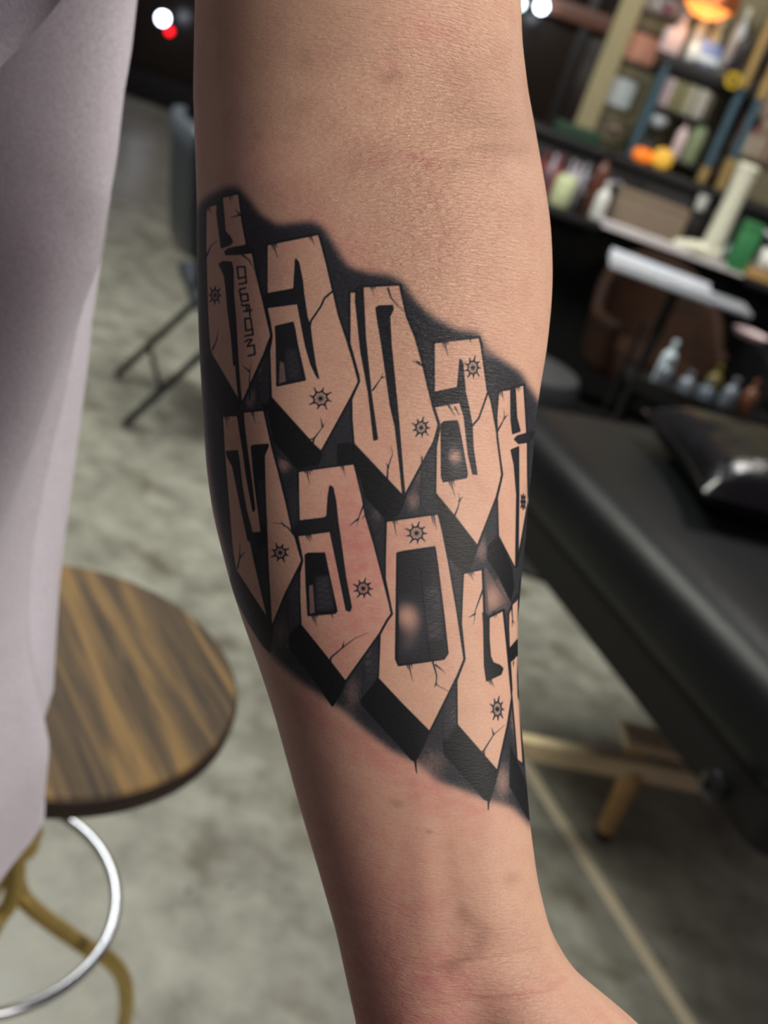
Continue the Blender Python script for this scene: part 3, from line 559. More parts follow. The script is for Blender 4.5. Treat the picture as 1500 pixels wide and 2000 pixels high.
for sx in (TX(.86)-.09, TX(.86)+.08):
    s3 = MB().lathe([(.02, .098), (.046, .095), (.05, .06), (.05, .03), (.046, .022)], (0, .03, 0), 20).lathe([(.0, .085), (.03, .075), (.046, .05), (.05, .022), (.0, .022)], (0, -.06, 0), 20, sy=2.2).build('shoe', SHOE, person, (sx, 0, 0))
    MB().lathe([(.0, 0), (.05, 0), (.053, .012), (.05, .024), (0, .024)], (0, -.035, 0), 24, sy=2.9).build('sole', SOLE, s3)
# ---------------- round wooden stool ----------------
t = NT('stained_pine'); v = t.co('Object', 1, 1, 1)
m = t.n('ShaderNodeMapping'); m.inputs['Rotation'].default_value = (0, 0, math.radians(-40)); m.inputs['Scale'].default_value = (1, 1, 1); t.l(v, m.inputs[0])
m2 = t.n('ShaderNodeMapping'); m2.inputs['Scale'].default_value = (44, 2.6, 1); t.l(m.outputs[0], m2.inputs[0])
gn = t.noise(1, 3, m2.outputs[0], .5, .9)
m3 = t.n('ShaderNodeMapping'); m3.inputs['Scale'].default_value = (260, 10, 1); t.l(m.outputs[0], m3.inputs[0])
c1 = t.ramp(gn, [(.38, srgb(40, 34, 30)), (.46, srgb(58, 47, 36)), (.52, srgb(88, 70, 46)), (.63, srgb(136, 106, 60))])
c1 = t.mix(.3, c1, t.ramp(t.noise(1, 4, m3.outputs[0]), [(.35, srgb(60, 48, 36)), (.65, srgb(146, 116, 76))]))
t.l(t.mix(t.ramp(t.noise(13, 2, v), [(.68, (0, 0, 0, 1)), (.76, (.8, .8, .8, 1))]), c1, srgb(44, 38, 34)), t.b.inputs['Base Color']); t.b.inputs['Roughness'].default_value = .62; t.b.inputs['Specular IOR Level'].default_value = .25
WOOD_TOP = t.m; EDGE = M('dark_edge_stain', (48, 38, 33), .4)
STEEL = M('brushed_steel', (176, 179, 188), .25, 1, .03); GOLD = M('brass', (214, 186, 112), .34, .7, .06, 40)
SZ, SR = .70, .171
st_ = thing('stool', 'round stool with dark stained striped wooden seat, silver foot ring and brass tube legs', 'stool', (-.236, .735, 0))
MB().lathe([(0, SZ-.001), (SR-.004, SZ-.001), (SR-.001, SZ-.004)], n=72).build('seat', WOOD_TOP, st_)
MB().lathe([(SR-.0012, SZ-.0036), (SR+.001, SZ-.007), (SR, SZ-.021), (SR-.006, SZ-.027), (0, SZ-.027)], n=72).build('seat_edge', EDGE, st_)
MB().lathe([(.075, SZ-.027), (.075, SZ-.034), (.03, SZ-.04), (.016, SZ-.06), (.016, .49), (.022, .485), (.022, .462), (.012, .455)], n=24).build('column', GOLD, st_)
MB().tube(arc((-.027, .003), .141, 0, 2*PI*47/48, 48, .372), .0058, 12, closed=True).build('foot_ring', STEEL, st_)
base_leg = [(0, 0, .475)]+[tuple(atz(x, y, z)-[-.236, .735, 0]) for x, y, z in ((34, 1722, .40), (62, 1772, .372), (166, 1848, .32), (209, 1871, .30), (238, 1905, .262), (247, 1952, .21), (242, 2000, .14))]
base_leg += [(base_leg[-1][0]+.006, base_leg[-1][1]+.012, .012)]
for k in range(3):
    a = (0, math.radians(130), math.radians(255))[k]; R2 = Matrix.Rotation(a, 3, 'Z'); lg = MB().tube(smooth_path([R2 @ Vector(p) for p in base_leg], 6), .0092, 14).build('leg', GOLD, st_)
    e = R2 @ Vector(base_leg[-1]); MB().lathe([(.011, 0), (.013, .004), (.012, .016), (.009, .02)], (e.x, e.y, 0), 14).build('foot_cap', M('black_rubber', (20, 20, 20), .8), lg)
    if k: f = R2 @ Vector((.1, 0, 0)); q = R2 @ Vector(base_leg[3]); f.normalize(); MB().tube([q, (f.x*.141-.027, f.y*.141+.003, .372)], .005, 8).build('ring_strut', STEEL, lg)
# ---------------- folding chair ----------------
GREY = M('grey_vinyl', (70, 78, 86), .45, 0, .1, 60); BLKM = M('black_metal', (24, 25, 27), .4, .3)
fc = thing('folding_chair', 'grey padded folding chair with black metal legs standing behind the left side of the arm', 'chair', (-.62, 3.03, 0), math.radians(-63.7))
MB().box((0, -.01, .425), (.37, .40, .045), .018).build('seat', GREY, fc)
bk = []
for z, y in ((.56, -.235), (.62, -.25), (.72, -.27), (.82, -.288), (.89, -.302)):
    bk.append([(x, y-.03*(1-(x/.19)**2), z) for x in np.linspace(-.19, .19, 13)])
bo = MB().grid(bk).build('backrest', GREY, fc); md = bo.modifiers.new('padding', 'SOLIDIFY'); md.thickness = .032; md.offset = 0
for sx in (-.2, .2):
    MB().tube(smooth_path([(sx, .235, .012), (sx, .1, .27), (sx, -.16, .46), (sx, -.235, .58), (sx, -.30, .88)], 5), .011, 10).build('front_leg', BLKM, fc)
    MB().tube([(sx*.93, -.32, .012), (sx*.93, -.06, .41)], .012, 10).build('rear_leg', BLKM, fc)
    MB().box((sx*.96, -.20, .50), (.03, .045, .06), .008).build('hinge_bracket', BLKM, fc)
MB().tube([(-.186, -.235, .13), (.186, -.235, .13)], .008, 8).build('rear_crossbar', BLKM, fc); MB().tube([(-.2, .19, .1), (.2, .19, .1)], .008, 8).build('front_crossbar', BLKM, fc)
# ---------------- black treatment bed and pillow ----------------
BA = math.radians(28); bx, by = .634, 1.104
t = NT('black_vinyl'); v = t.co(); t.l(t.ramp(t.noise(5, 3, v), [(.3, srgb(15, 17, 19)), (.7, srgb(21, 23, 26))]), t.b.inputs['Base Color']); t.b.inputs['Roughness'].default_value = .42; t.b.inputs['Specular IOR Level'].default_value = .26
t.l(t.bump(t.noise(300, 3, v), .15, .0006, t.bump(t.noise(6, 3, v), .25, .01)), t.b.inputs['Normal']); VINYL = t.m
bed = thing('treatment_bed', 'black vinyl treatment bed with thick padded top beside the arm', 'bed', (bx, by, 0), BA)
BW, BL = .95, 1.07
def rrect(x0, x1, y0, y1, r, n=6):
    out = []
    for cx_, cy_, a0 in ((x1-r, y1-r, 0), (x0+r, y1-r, PI/2), (x0+r, y0+r, PI), (x1-r, y0+r, 1.5*PI)): out += [(cx_+r*math.cos(a0+PI/2*i/n), cy_+r*math.sin(a0+PI/2*i/n)) for i in range(n+1)]
    return out
def slab(mb, x0, x1, y0, y1, r, prof):
    mb.grid([[(p[0], p[1], z) for p in rrect(x0+ins, x1-ins, y0+ins, y1-ins, max(r-ins*.5, .004))] for ins, z in prof], closed=True)
    n = len(rrect(0, 1, 0, 1, .1)); k = len(mb.v); mb.f += [[k-n+i for i in range(n)]]; mb.mi.append(0); return mb
pad = slab(MB(), 0, BW, 0, BL, .06, [(.02, .565), (.0, .575), (-.004, .60), (-.003, .63), (.004, .66), (.018, .683), (.04, .696), (.08, .702), (.16, .704), (.30, .705)]).build('padded_top', VINYL, bed, smooth=60)
slab(MB(), .006, BW-.01, .004, BL-.01, .03, [(.02, .48), (.004, .484), (0, .50), (0, .572)]).build('frame_skirt', M('black_skirt', (12, 12, 11), .75), bed)
kp = atz(1402, 1535, .528)
R2 = Matrix.Rotation(-BA, 3, 'Z'); kl = R2 @ Vector((kp[0]-bx, kp[1]-by, .528))
kn = MB().lathe([(.006, .0), (.006, .018), (.020, .020), (.024, .028), (.024, .04), (.018, .046), (.008, .047), (.007, .041), (0, .041)], n=20)
kn.v = [(-z+.008, y+kl.y, x+.528) for x, y, z in kn.v]; kn.build('side_knob', M('black_plastic', (24, 24, 26), .28), bed)
MB().lathe([(.12, 0), (.125, .012), (.11, .03), (.05, .05), (.045, .48)], (.86, .64, 0), 24).build('pedestal', BLKM, bed)
# pillow
t = NT('glossy_black_leatherette'); v = t.co(); t.b.inputs['Base Color'].default_value = srgb(17, 18, 20); t.b.inputs['Roughness'].default_value = .22; t.b.inputs['Coat Weight'].default_value = .3
t.l(t.bump(t.noise(22, 3, v), .35, .012, t.bump(t.noise(420, 2, v), .1, .0004)), t.b.inputs['Normal'])
pc = atz(1455, 935, .705); pl = thing('pillow', 'plump glossy black leatherette pillow lying on the black bed', 'pillow', (.735, 1.93, .7062), BA-.30)
def cushion(sx, sy, h, n=28):
    top, bot = [], []
    for i in range(n+1):
        a, b = [], []
        for k in range(n+1):
            x, y = i/n*2-1, k/n*2-1; e = (1-x**4)*(1-y**4); pin = 1-.10*(1-x*x*.0)*(abs(y)**3)*(1-abs(x))-.0
            q = math.sqrt(max(e, 0)); wr_ = .05*math.sin(9*x+4*y)*e+.04*math.sin(14*y-5*x)*e*(abs(x)**2+abs(y)**2)
            px_, py_ = x*sx/2*(1-.09*(1-y*y*.0)*(1-(y*y))*abs(x)), y*sy/2*(1-.09*(1-x*x)*abs(y))
            a.append((px_, py_, h*.42+h*(.58*q+wr_*.4))); b.append((px_, py_, h*.42-h*.42*min(1, q*1.25)))
        top.append(a); bot.append(b[::-1])
    return MB().grid(top[::-1]).grid(bot[::-1])
pb = cushion(.52, .40, .125).build('cushion', t.m, pl, smooth=75)
ed = [(x*.26, -.20+.018*(1-x*x), .0525) for x in np.linspace(-1, 1, 15)]+[(.26-.0234*(1-y*y), y*.20, .0525) for y in np.linspace(-1, 1, 15)][1:]+[(x*.26, .20-.018*(1-x*x), .0525) for x in np.linspace(1, -1, 15)][1:]+[(-.26+.0234*(1-y*y), y*.20, .0525) for y in np.linspace(1, -1, 15)][1:-1]
MB().tube(ed, .0035, 8, closed=True).build('piping', t.m, pb)
# ---------------- low wooden stand on the floor ----------------
PINE = M('pale_pine', (240, 220, 176), .55, 0, .12, 18); PINE2 = M('pine_leg', (206, 170, 110), .55, 0, .12, 22); PADM = M('dark_felt', (50, 42, 34), .8)
a0, a1 = np.array([.02, 1.535, .165]), np.array([.86, 1.752, .165]); lw = thing('low_wooden_stand', 'low pale wooden stand with long rail and short legs on the floor under the bed', 'stand', (a0[0], a0[1], 0), math.atan2(a1[1]-a0[1], a1[0]-a0[0]))
LL = float(np.hypot(*(a1-a0)[:2]))
MB().box((LL/2, 0, .162), (LL, .028, .045), .004).build('front_rail', PINE, lw)
MB().box((.80, .055, .192), (.33, .07, .02), .003, rz=-.05).build('cross_plank', PINE, lw)
for x, y, dx, dy in ((.09, -.005, -.05, -.07), (.655, -.002, -.012, -.03), (.72, .12, .05, .05)):
    l_ = MB().tube([(x, y, .15), (x+dx, y+dy, .012)], [.023, .018], 10).build('leg', PINE2, lw); MB().lathe([(.018, 0), (.020, .012), (.016, .02)], (x+dx, y+dy, 0), 12).build('foot_pad', PADM, l_)
# ---------------- workstation at the back right ----------------
WHITE = M('white_gloss', (226, 228, 224), .35, 0, .03); PAPER = M('white_paper', (226, 222, 226), .8, 0, .03); BLACK = M('black_laminate', (20, 21, 23), .4, 0, .1); MATB = M('matte_black', (15, 15, 16), .7)
CARD = M('brown_card', (128, 112, 96), .8, 0, .06); BLUE = M('dusty_blue_paint', (64, 92, 108), .5, 0, .1); GREEN = M('green_plastic', (60, 132, 82), .4); YEL = M('yellow_plastic', (206, 176, 22), .4)
CHROME = M('chrome', (210, 212, 216), .12, 1); CREAM = M('cream_plastic', (226, 226, 206), .35, 0, .04)
tag(MB().box((1.1, 3.70, .006), (2.7, 2.0, .012), .004).build('dark_floor_sheet', MATB), 'large black sheet added to darken the floor under the workstation', 'mat')  # sheet added to make the floor dark below the desk
bc = thing('back_counter', 'tall black counter along the olive wall behind the desk', 'counter', (1.2, 5.02, 0))
MB().box((0, 0, .53), (2.4, .44, 1.06), .006).build('cabinet_body', BLACK, bc); MB().box((0, -.01, 1.08), (2.44, .48, .04), .006).build('counter_top', BLACK, bc)
for i in range(4):
    d_ = MB().box((-.9+i*.6, -.225, .56), (.58, .018, .94), .004).build('door', BLACK, bc); MB().lathe([(.004, 0), (.016, .008), (.018, .02), (.01, .026)], (-.9+i*.6+.22, -.24, .86), 14, rx=PI/2).build('knob', M('dark_steel', (90, 92, 96), .3, 1), d_)
D0 = at(1071, 404, 4.33); DZ = .85
desk = thing('work_desk', 'black work desk with a pale middle top in front of the tall counter', 'desk', (1.0, 4.54, 0), .02)
XC = at(1180, 425, 4.35)[0]-1.0
XR_ = at(1462, 530, 4.35)[0]-1.0
MB().box(((XR_+XC)/2, 0, DZ-.009), (XR_-XC, .33, .014), .005).build('desk_top', M('pale_desk', (212, 206, 208), .45, 0, .04), desk); MB().box(((XR_+1)/2+.002, 0, DZ-.02), (1-XR_-.004, .39, .036), .005).build('desk_top', BLACK, desk); MB().box(((XC-1)/2, 0, DZ-.02), (1+XC-.004, .39, .036), .005).build('desk_top', BLACK, desk)
MB().box((0, .17, .44), (1.9, .02, .76), .004).build('modesty_panel', MATB, desk)
for x in (-.96, .96): MB().box((x, 0, .42), (.04, .36, .80), .006).build('side_panel', MATB, desk)
dc = thing('drawer_cabinet', 'black drawer cabinet standing on the black sheet under the right of the desk', 'cabinet', (1.40, 4.04, .013))
MB().box((0, 0, .31), (.42, .46, .62), .008).build('cabinet_body', BLACK, dc)
for i in range(4):
    q = MB().box((0, -.236, .09+i*.148), (.39, .02, .132), .005).build('drawer', BLACK, dc); MB().box((0, -.256, .118+i*.148), (.2, .016, .014), .004).build('handle', M('dark_steel', (90, 92, 96), .3, 1), q)

# small gaps of a millimetre keep things from touching through each other
def rest(px_, py_, Y, z): p = at(px_, py_, Y); return (p[0], Y, z)
# things on the desk
def card_box(x, y, z, w, d, h, rz, m, name, label, cat='box'):
    th_ = thing(name, label, cat, (x, y, z), rz); MB().box((0, 0, h*.42), (w, d, h*.84), .003).build('carton', m, th_); MB().box((0, 0, h*.92), (w*1.015, d*1.02, h*.16), .003).build('lid', m, th_); return th_
p = at(1275, 415, 4.5); card_box(p[0]-.01, 4.54, DZ, .31, .14, .15, 0, CARD, 'storage_box', 'wide flat brown cardboard box on the desk, left of the white boot-shaped stand')
def paper(px_, py_, Y, w, d, rz, label, th=.012):
    p = at(px_, py_, Y); q = MB()
    for i in range(4): q.box((.003*math.sin(i*3), .002*math.cos(i*5), th*(i+.5)/4), (w, d, th/4*.8), .0005, rz=.02*math.sin(i*7))
    return tag(q.build('paper_stack', PAPER, None, (p[0], Y, DZ), rz), label, 'paper', 'paper stacks on the desk')
paper(1215, 438, 4.43, .22, .07, .05, 'white paper stack at the front desk edge, in front of the brown cardboard box'); paper(1300, 472, 4.43, .20, .07, -.04, 'white paper stack at the front desk edge, left of the boot-shaped stand foot'); paper(1405, 508, 4.43, .14, .07, .1, 'white paper stack at the front desk edge, beside the green box')
# white boot shaped stand
p = at(1368, 495, 4.45); bt = thing('boot_shaped_stand', 'tall white tube with a toe-like foot standing on the desk like a boot', 'stand', (p[0]-.0, 4.44, DZ), 0)
MB().lathe([(.046, .02), (.044, .10), (.040, .2), (.040, .30), (.044, .36), (.046, .392), (.042, .40), (.036, .392), (.034, .36)], (.03, 0, 0), 24).build('tube', CREAM, bt)
ft = []
for i in range(15):
    q = i/14; x = .075-.20*q; hh = .055*(1-.55*q**2)+.012; wd = .048*(1-(max(0, q-.55)/.5)**2*.75)*(1 if q > .04 else .75)
    ft.append([(x, wd*math.cos(a), max(0, hh*(.5+.5*math.sin(a)))) for a in np.linspace(0, 2*PI, 20, endpoint=False)])
f_ = MB().grid(ft, closed=True); f_.f += [list(range(20))[::-1], [14*20+k for k in range(20)]]; f_.mi += [0, 0]; f_.build('foot', CREAM, bt)
MB().tube(arc((.03, 0), .0465, 0, 2*PI*23/24, 24, .385), .004, 8, closed=True).build('rim', CREAM, bt)
def bottle(name, px_, py_, Y, z, h, r, m, label, cap=None, grp=None, cat='bottle', prof=None):
    p = at(px_, py_, Y); th_ = thing(name, label, cat, (p[0], Y, z), 0, grp)
    pr = prof or [(r*.9, 0), (r, h*.03), (r, h*.62), (r*.8, h*.72), (r*.36, h*.8), (r*.34, h*.9)]
    MB().lathe([(a, b) for a, b in pr], n=18).build('bottle_body', m, th_)
    if cap is not None: MB().lathe([(r*.42, h*.87), (r*.44, h*.9), (r*.42, h), (r*.3, h*1.01)], n=14).build('cap', cap, th_)
    return th_
SQ = lambda r, h: [(r*.92, 0), (r, h*.04), (r, h*.86), (r*.9, h*.95), (r*.5, h)]
GLASS = M('clear_bottle', (176, 176, 186), .12, 0, .1); LILAC = M('lilac_white', (206, 196, 210), .4, 0, .06); ICE = M('ice_blue_white', (206, 222, 232), .3, 0, .04); PINKW = M('pinkish_white', (224, 202, 206), .4, 0, .05); SAGE = M('sage_glass', (136, 150, 118), .3, 0, .15)
RED_ = M('dull_red', (130, 52, 56), .5); BRN = M('amber_brown', (96, 56, 44), .3)
bottle('spray_bottle', 1092, 392, 4.42, DZ, .145, .046, M('pale_yellow_green', (214, 224, 178), .35), 'squat pale yellow green cup on the desk next to the arm', None, None, 'cup', SQ(.046, .125))
bottle('lotion_bottle', 1168, 412, 4.42, DZ, .155, .030, WHITE, 'white lotion bottle on the desk left of the brown cardboard box', WHITE)
bottle('dropper_bottle', 1130, 405, 4.45, DZ, .12, .022, M('dark_bottle', (40, 34, 34), .2), 'dark slim bottle on the desk between the yellow green cup and the white lotion bottle', BLACK)
bottle('amber_bottle', 1172, 350, 4.62, DZ, .26, .035, BRN, 'tall amber brown bottle behind the white lotion bottle', BLACK)
rnd = random.Random(4)
for i, (x, y, m, lb) in enumerate(((1066, 312, RED_, 'small red capped ink bottle nearest the arm'), (1078, 330, LILAC, 'small lilac ink bottle behind the yellow green cup'), (1096, 318, RED_, 'small red ink bottle in the middle of the ink row'), (1112, 340, GLASS, 'small clear ink bottle in the ink row'), (1128, 334, LILAC, 'small lilac white ink bottle at the right part of the ink row'), (1146, 330, GLASS, 'small clear ink bottle left of the amber bottle'))):
    bottle('ink_bottle', x, y, 4.60+.05*(i%2), DZ, .17+.02*rnd.random(), .021, m, lb, m, 'ink bottles in a row on the desk')
p = at(1120, 280, 4.85); card_box(p[0], 4.93, 1.1012, .22, .12, .05, .05, M('dark_green', (30, 62, 44), .5), 'green_case', 'flat dark green case on the tall counter beside the arm', 'case')
p = at(1185, 312, 4.74); tag(MB().box((0, 0, .008), (.2, .05, .012), .003, ry=-.1).box((0, .03, .006), (.16, .03, .01), .003).build('grey_tray', M('lilac_grey', (150, 146, 162), .4), None, (p[0], 4.70, DZ+.13)), 'small lilac grey tray standing at the back of the desk behind the bottles', 'tray')
MB().box((p[0], 4.70, DZ+.065), (.08, .05, .13), .004).build('tray_foot', BLACK, bpy.data.objects['grey_tray']).location = (-p[0], -4.70, -DZ-.13)
bottle('paper_cup', 1382, 372, 4.65, DZ+.16, .06, .026, WHITE, 'small white cup on a black box left of the boot-shaped tube', None, None, 'cup', [(.02, 0), (.026, .055), (.027, .06), (.024, .06), (.019, .01)])
p = at(1381, 390, 4.62); card_box(p[0]+.01, 4.65, DZ, .12, .1, .16, 0, BLACK, 'black_carton', 'black carton standing behind the boot-shaped tube')
p = at(1422, 470, 4.5); card_box(p[0]+.01, 4.53, DZ, .06, .07, .155, .0, M('charcoal', (46, 44, 46), .5), 'charcoal_carton', 'charcoal grey carton on the desk between the boot-shaped stand and the green box')
p = at(1455, 480, 4.42); gb = card_box(p[0], 4.43, DZ, .085, .075, .20, .0, GREEN, 'green_box', 'bright green upright box on the right of the desk')
bottle('gold_jar', 1438, 410, 4.60, DZ+.045, .07, .03, M('gold_yellow', (200, 160, 78), .35), 'small golden jar on the dark red book', None, None, 'jar', SQ(.03, .07))
p = at(1478, 400, 4.62); bk_ = thing('red_book', 'thick dark red book lying behind the green box', 'book', (p[0]+.01, 4.60, DZ), 0); MB().box((0, 0, .022), (.24, .12, .044), .004).build('cover', M('dark_red', (92, 34, 42), .5), bk_); MB().box((.004, -.004, .022), (.236, .118, .034), .001).build('pages', PAPER, bk_)
p = at(1492, 424, 4.5); hd = thing('headphones', 'white over-ear style band resting on the red book side', 'headphones', (p[0]+.03, 4.48, DZ), 0)
MB().tube([(.09*math.cos(a), 0, .075+.10*math.sin(a)) for a in np.linspace(-.1, PI+.1, 17)], .011, 10).build('band', LILAC, hd)
for sx in (-1, 1): MB().lathe([(.02, -.012), (.036, -.008), (.038, .008), (.024, .014)], (sx*.088, 0, .06), 16, rx=PI/2).build('ear_pad', ICE, hd)
p = at(1488, 535, 4.40); wt = thing('wooden_tray', 'light wooden tray at the right end of the desk under the white roll', 'tray', (p[0]+.03, 4.42, DZ), 0); MB().box((0, 0, .01), (.2, .14, .02), .003).build('tray_base', M('honey_wood', (190, 150, 92), .5), wt)
for sy in (-.065, .065): MB().box((0, sy, .028), (.2, .01, .02), .003).build('tray_side', M('honey_wood', (190, 150, 92), .5), wt)
ro = MB().lathe([(.018, -.07), (.05, -.07), (.052, -.06), (.052, .06), (.05, .07), (.018, .07)], n=28); ro.v = [(z, x, y+.0735) for x, y, z in ro.v]
rr_ = thing('paper_roll', 'white paper towel roll lying on the light wooden tray', 'roll', (p[0]+.03, 4.42, DZ)); ro.build('paper', WHITE, rr_); co_ = MB().lathe([(.014, -.071), (.018, -.071), (.018, .071), (.014, .071)], n=20); co_.v = [(z, x, y+.0735) for x, y, z in co_.v]; co_.build('core', CARD, rr_)
# ---------------- shelf unit on the counter ----------------
SY = 5.12
PBR = M('pale_brass', (176, 150, 98), .4, .2, .1)
pA, pB = at(1240, 290, SY), at(1290, 140, SY); su = thing('shelf_unit', 'black shelf unit with blue and brass posts standing on the tall counter', 'shelf', (0, 0, 1.10))
def zat(x, y, Y=SY): p = at(x, y, Y); return p[0], p[2]
xL, _ = zat(1262, 215); xM, _ = zat(1400, 265); xR, _ = zat(1425, 270)
def post(x, Y, segs):
    for z0, z1, m, r in segs: MB().lathe([(r*.8, z0), (r, z0+.004), (r, z1-.004), (r*.8, z1)], (x, Y, -1.10), 14).build('post', m, su)
zt = 1.98
post(xL, SY-.1, ((1.10, 1.52, BLUE, .022), (1.52, 1.55, BLACK, .018))); post(xM, SY-.11, ((1.10, 1.17, PBR, .024), (1.17, 1.52, BLUE, .020), (1.52, zt, PBR, .020)))
post(xR+.03, SY-.13, ((1.10, 1.24, PBR, .026), (1.24, 1.50, BLUE, .021), (1.50, zt+.1, PBR, .023))); post(xL, SY+.08, ((1.10, 1.55, BLACK, .012),)); post(xR+.02, SY+.08, ((1.10, zt, BLACK, .012),))
x0s, x1s = xL-.03, xR+.06
for z, h in ((1.5185, .068), (1.335, .018), (1.15, .015)):
    if z == 1.335: MB().box(((x0s+x1s)/2-.1, SY, z-1.10), (x1s-x0s-.22, .22, h), .003).build('shelf_board', BLACK, su)
    else: MB().box(((x0s+x1s)/2, SY, z-1.10), (x1s-x0s, .24, h), .004).build('shelf_board', BLACK, su)
# books on the middle shelf
for i, (wd, hh, col, lb) in enumerate(((.022, .15, (170, 150, 160), 'slim mauve book at the left end of the shelf row'), (.016, .145, (196, 180, 188), 'slim pale pink book, second in the shelf row'), (.030, .152, (126, 124, 88), 'thick olive book, third in the shelf row'), (.026, .15, (120, 116, 84), 'olive brown book, fourth in the shelf row'), (.02, .148, (150, 148, 118), 'khaki book, fifth in the shelf row'), (.015, .15, (186, 186, 170), 'thin ivory book in the middle of the shelf row'), (.018, .146, (130, 130, 112), 'grey green book right of the thin ivory book'), (.02, .15, (196, 194, 186), 'white book, third from the right in the shelf row'), (.016, .14, (166, 164, 158), 'light grey book, second from the right in the shelf row'), (.022, .135, (84, 82, 66), 'dark olive book at the right end of the shelf row'))):
    if i == 0: xb = x0s+.055
    c_ = M('book_%d' % i, col, .6); hh *= .86; b_ = thing('book', lb, 'book', (xb+wd/2, SY-.03, 1.3452), 0, 'books on the middle shelf')
    MB().box((0, -.062, hh/2), (wd, .004, hh), .001).box((-wd/2+.0015, 0, hh/2), (.003, .124, hh), .001).box((wd/2-.0015, 0, hh/2), (.003, .124, hh), .001).build('cover', c_, b_); MB().box((0, .003, hh/2), (wd-.005, .116, hh-.008), .0005).build('pages', PAPER, b_); xb += wd+.003
p = at(1274, 225, SY-.08); bw = thing('white_bowl', 'small rounded white bowl on the lower left of the shelf unit', 'bowl', (p[0]+.035, SY-.05, 1.1590+.09)); MB().lathe([(.018, 0), (.03, .006), (.046, .03), (.05, .055), (.046, .056), (.04, .032), (.012, .012)], n=24).build('bowl_body', ICE, bw)
MB().lathe([(.03, -.0895), (.032, -.086), (.02, -.06), (.018, -.005), (.02, .002)], n=18).build('bowl_foot', BLACK, bw)
bottle('pink_white_bottle', 1344, 238, SY-.07, 1.1590, .165, .026, PINKW, 'pinkish white bottle on the lowest shelf board', PINKW)
bottle('sage_jar', 1372, 246, SY-.07, 1.1590, .17, .036, SAGE, 'sage green glass jar right of the pinkish white bottle', None, None, 'jar', SQ(.036, .165)); bottle('dark_jar', 1390, 250, SY-.02, 1.1590, .14, .03, M('dark_bottle', (40, 34, 34), .2), 'dark jar behind the brass post at the right of the lowest shelf', None, None, 'jar', SQ(.03, .14))
ORG = M('orange_glow', (255, 132, 40), .5, 0, .05, 20, .35); YLG = M('amber_glow', (236, 186, 70), .5, 0, .05, 20, .25)
p = at(1266, 277, 4.86); th_ = thing('orange_lantern', 'small glowing orange lantern on the tall counter, left of the amber one', 'lantern', (p[0], 4.86, 1.1012)); MB().lathe([(.02, 0), (.036, .012), (.040, .03), (.034, .05), (.016, .058)], n=20, sx=1.2).build('shade', ORG, th_); MB().lathe([(.014, .056), (.012, .066), (.006, .07)], n=10).build('knob', BRN, th_)
p = at(1303, 288, 4.86); th_ = thing('amber_lantern', 'rounder amber yellow lantern on the tall counter, right of the orange one', 'lantern', (p[0], 4.86, 1.1012)); MB().lathe([(.02, 0), (.042, .014), (.050, .042), (.042, .072), (.018, .086)], n=22).build('shade', YLG, th_); MB().lathe([(.016, .083), (.014, .094), (.006, .098)], n=10).build('knob', BRN, th_)
# on the top board
TZ = 1.5545
bottle('white_canister', 1312, 100, SY-.05, TZ, .17, .034, LILAC, 'lilac white tall canister at the left of the top shelf', LILAC); bottle('white_tub', 1287, 122, SY-.088, TZ, .10, .03, PINKW, 'short pinkish tub at the left end of the top shelf', None, None, 'tub', SQ(.03, .1))
bottle('ice_bottle', 1356, 92, SY-.0, TZ, .21, .03, ICE, 'tall ice blue bottle in the middle of the top shelf', WHITE); bottle('cream_bottle', 1385, 100, SY+.02, TZ, .20, .03, M('cream_green', (206, 212, 184), .4), 'cream green bottle behind the blue bag on the top shelf', WHITE)
bottle('small_white_jar', 1347, 118, SY-.09, TZ, .07, .028, ICE, 'small white jar in front of the ice blue bottle', None, None, 'jar', SQ(.028, .07))
p = at(1377, 122, SY-.08); bg = thing('blue_bag', 'crumpled blue and white bag on the top shelf', 'bag', (p[0], SY-.085, TZ)); bgm = []
for i in range(9):
    q = i/8; bgm.append([(.062*(1-.25*q)*math.cos(a)*(1+.10*math.sin(3*a+4*q)), .034*(1-.7*q)*math.sin(a)*(1+.12*math.cos(4*a+6*q)), .095*q*(1+.08*math.sin(2*a))) for a in np.linspace(0, 2*PI, 24, endpoint=False)])
MB().grid(bgm, closed=True).build('bag_body', M('bag_blue', (112, 132, 186), .5, 0, .3, 40), bg); MB().box((-.0, -.036, .025), (.10, .008, .03), .003).build('white_label', ICE, bg)
bottle('black_pump_bottle', 1440, 118, SY-.10, TZ+.0, .20, .03, M('blue_black', (34, 36, 46), .3), 'blue black pump bottle at the right of the top shelf, between the brass posts', BLACK)
bottle('white_pump', 1440, 75, SY+.03, TZ, .28, .03, ICE, 'white tall bottle behind the blue black pump bottle', WHITE)
p = at(1432, 157, SY-.16); yb = thing('yellow_tape_roll', 'yellow tape roll hung at the right end of the black top shelf', 'tape', (p[0], SY-.15, p[2])); yt = MB().lathe([(.018, -.014), (.033, -.014), (.035, -.01), (.035, .01), (.033, .014), (.018, .014), (.018, -.014)], n=24); yt.v = [(x, z, y) for x, y, z in yt.v]; yt.build('tape', YEL, yb); yc = MB().lathe([(.015, -.015), (.018, -.015), (.018, .015), (.015, .015), (.015, -.015)], n=20); yc.v = [(x, z, y) for x, y, z in yc.v]; yc.build('core', CARD, yb)
MB().tube([(0, 0, .016), (0, .03, .016)], .004, 8).build('hook', BLACK, yb)
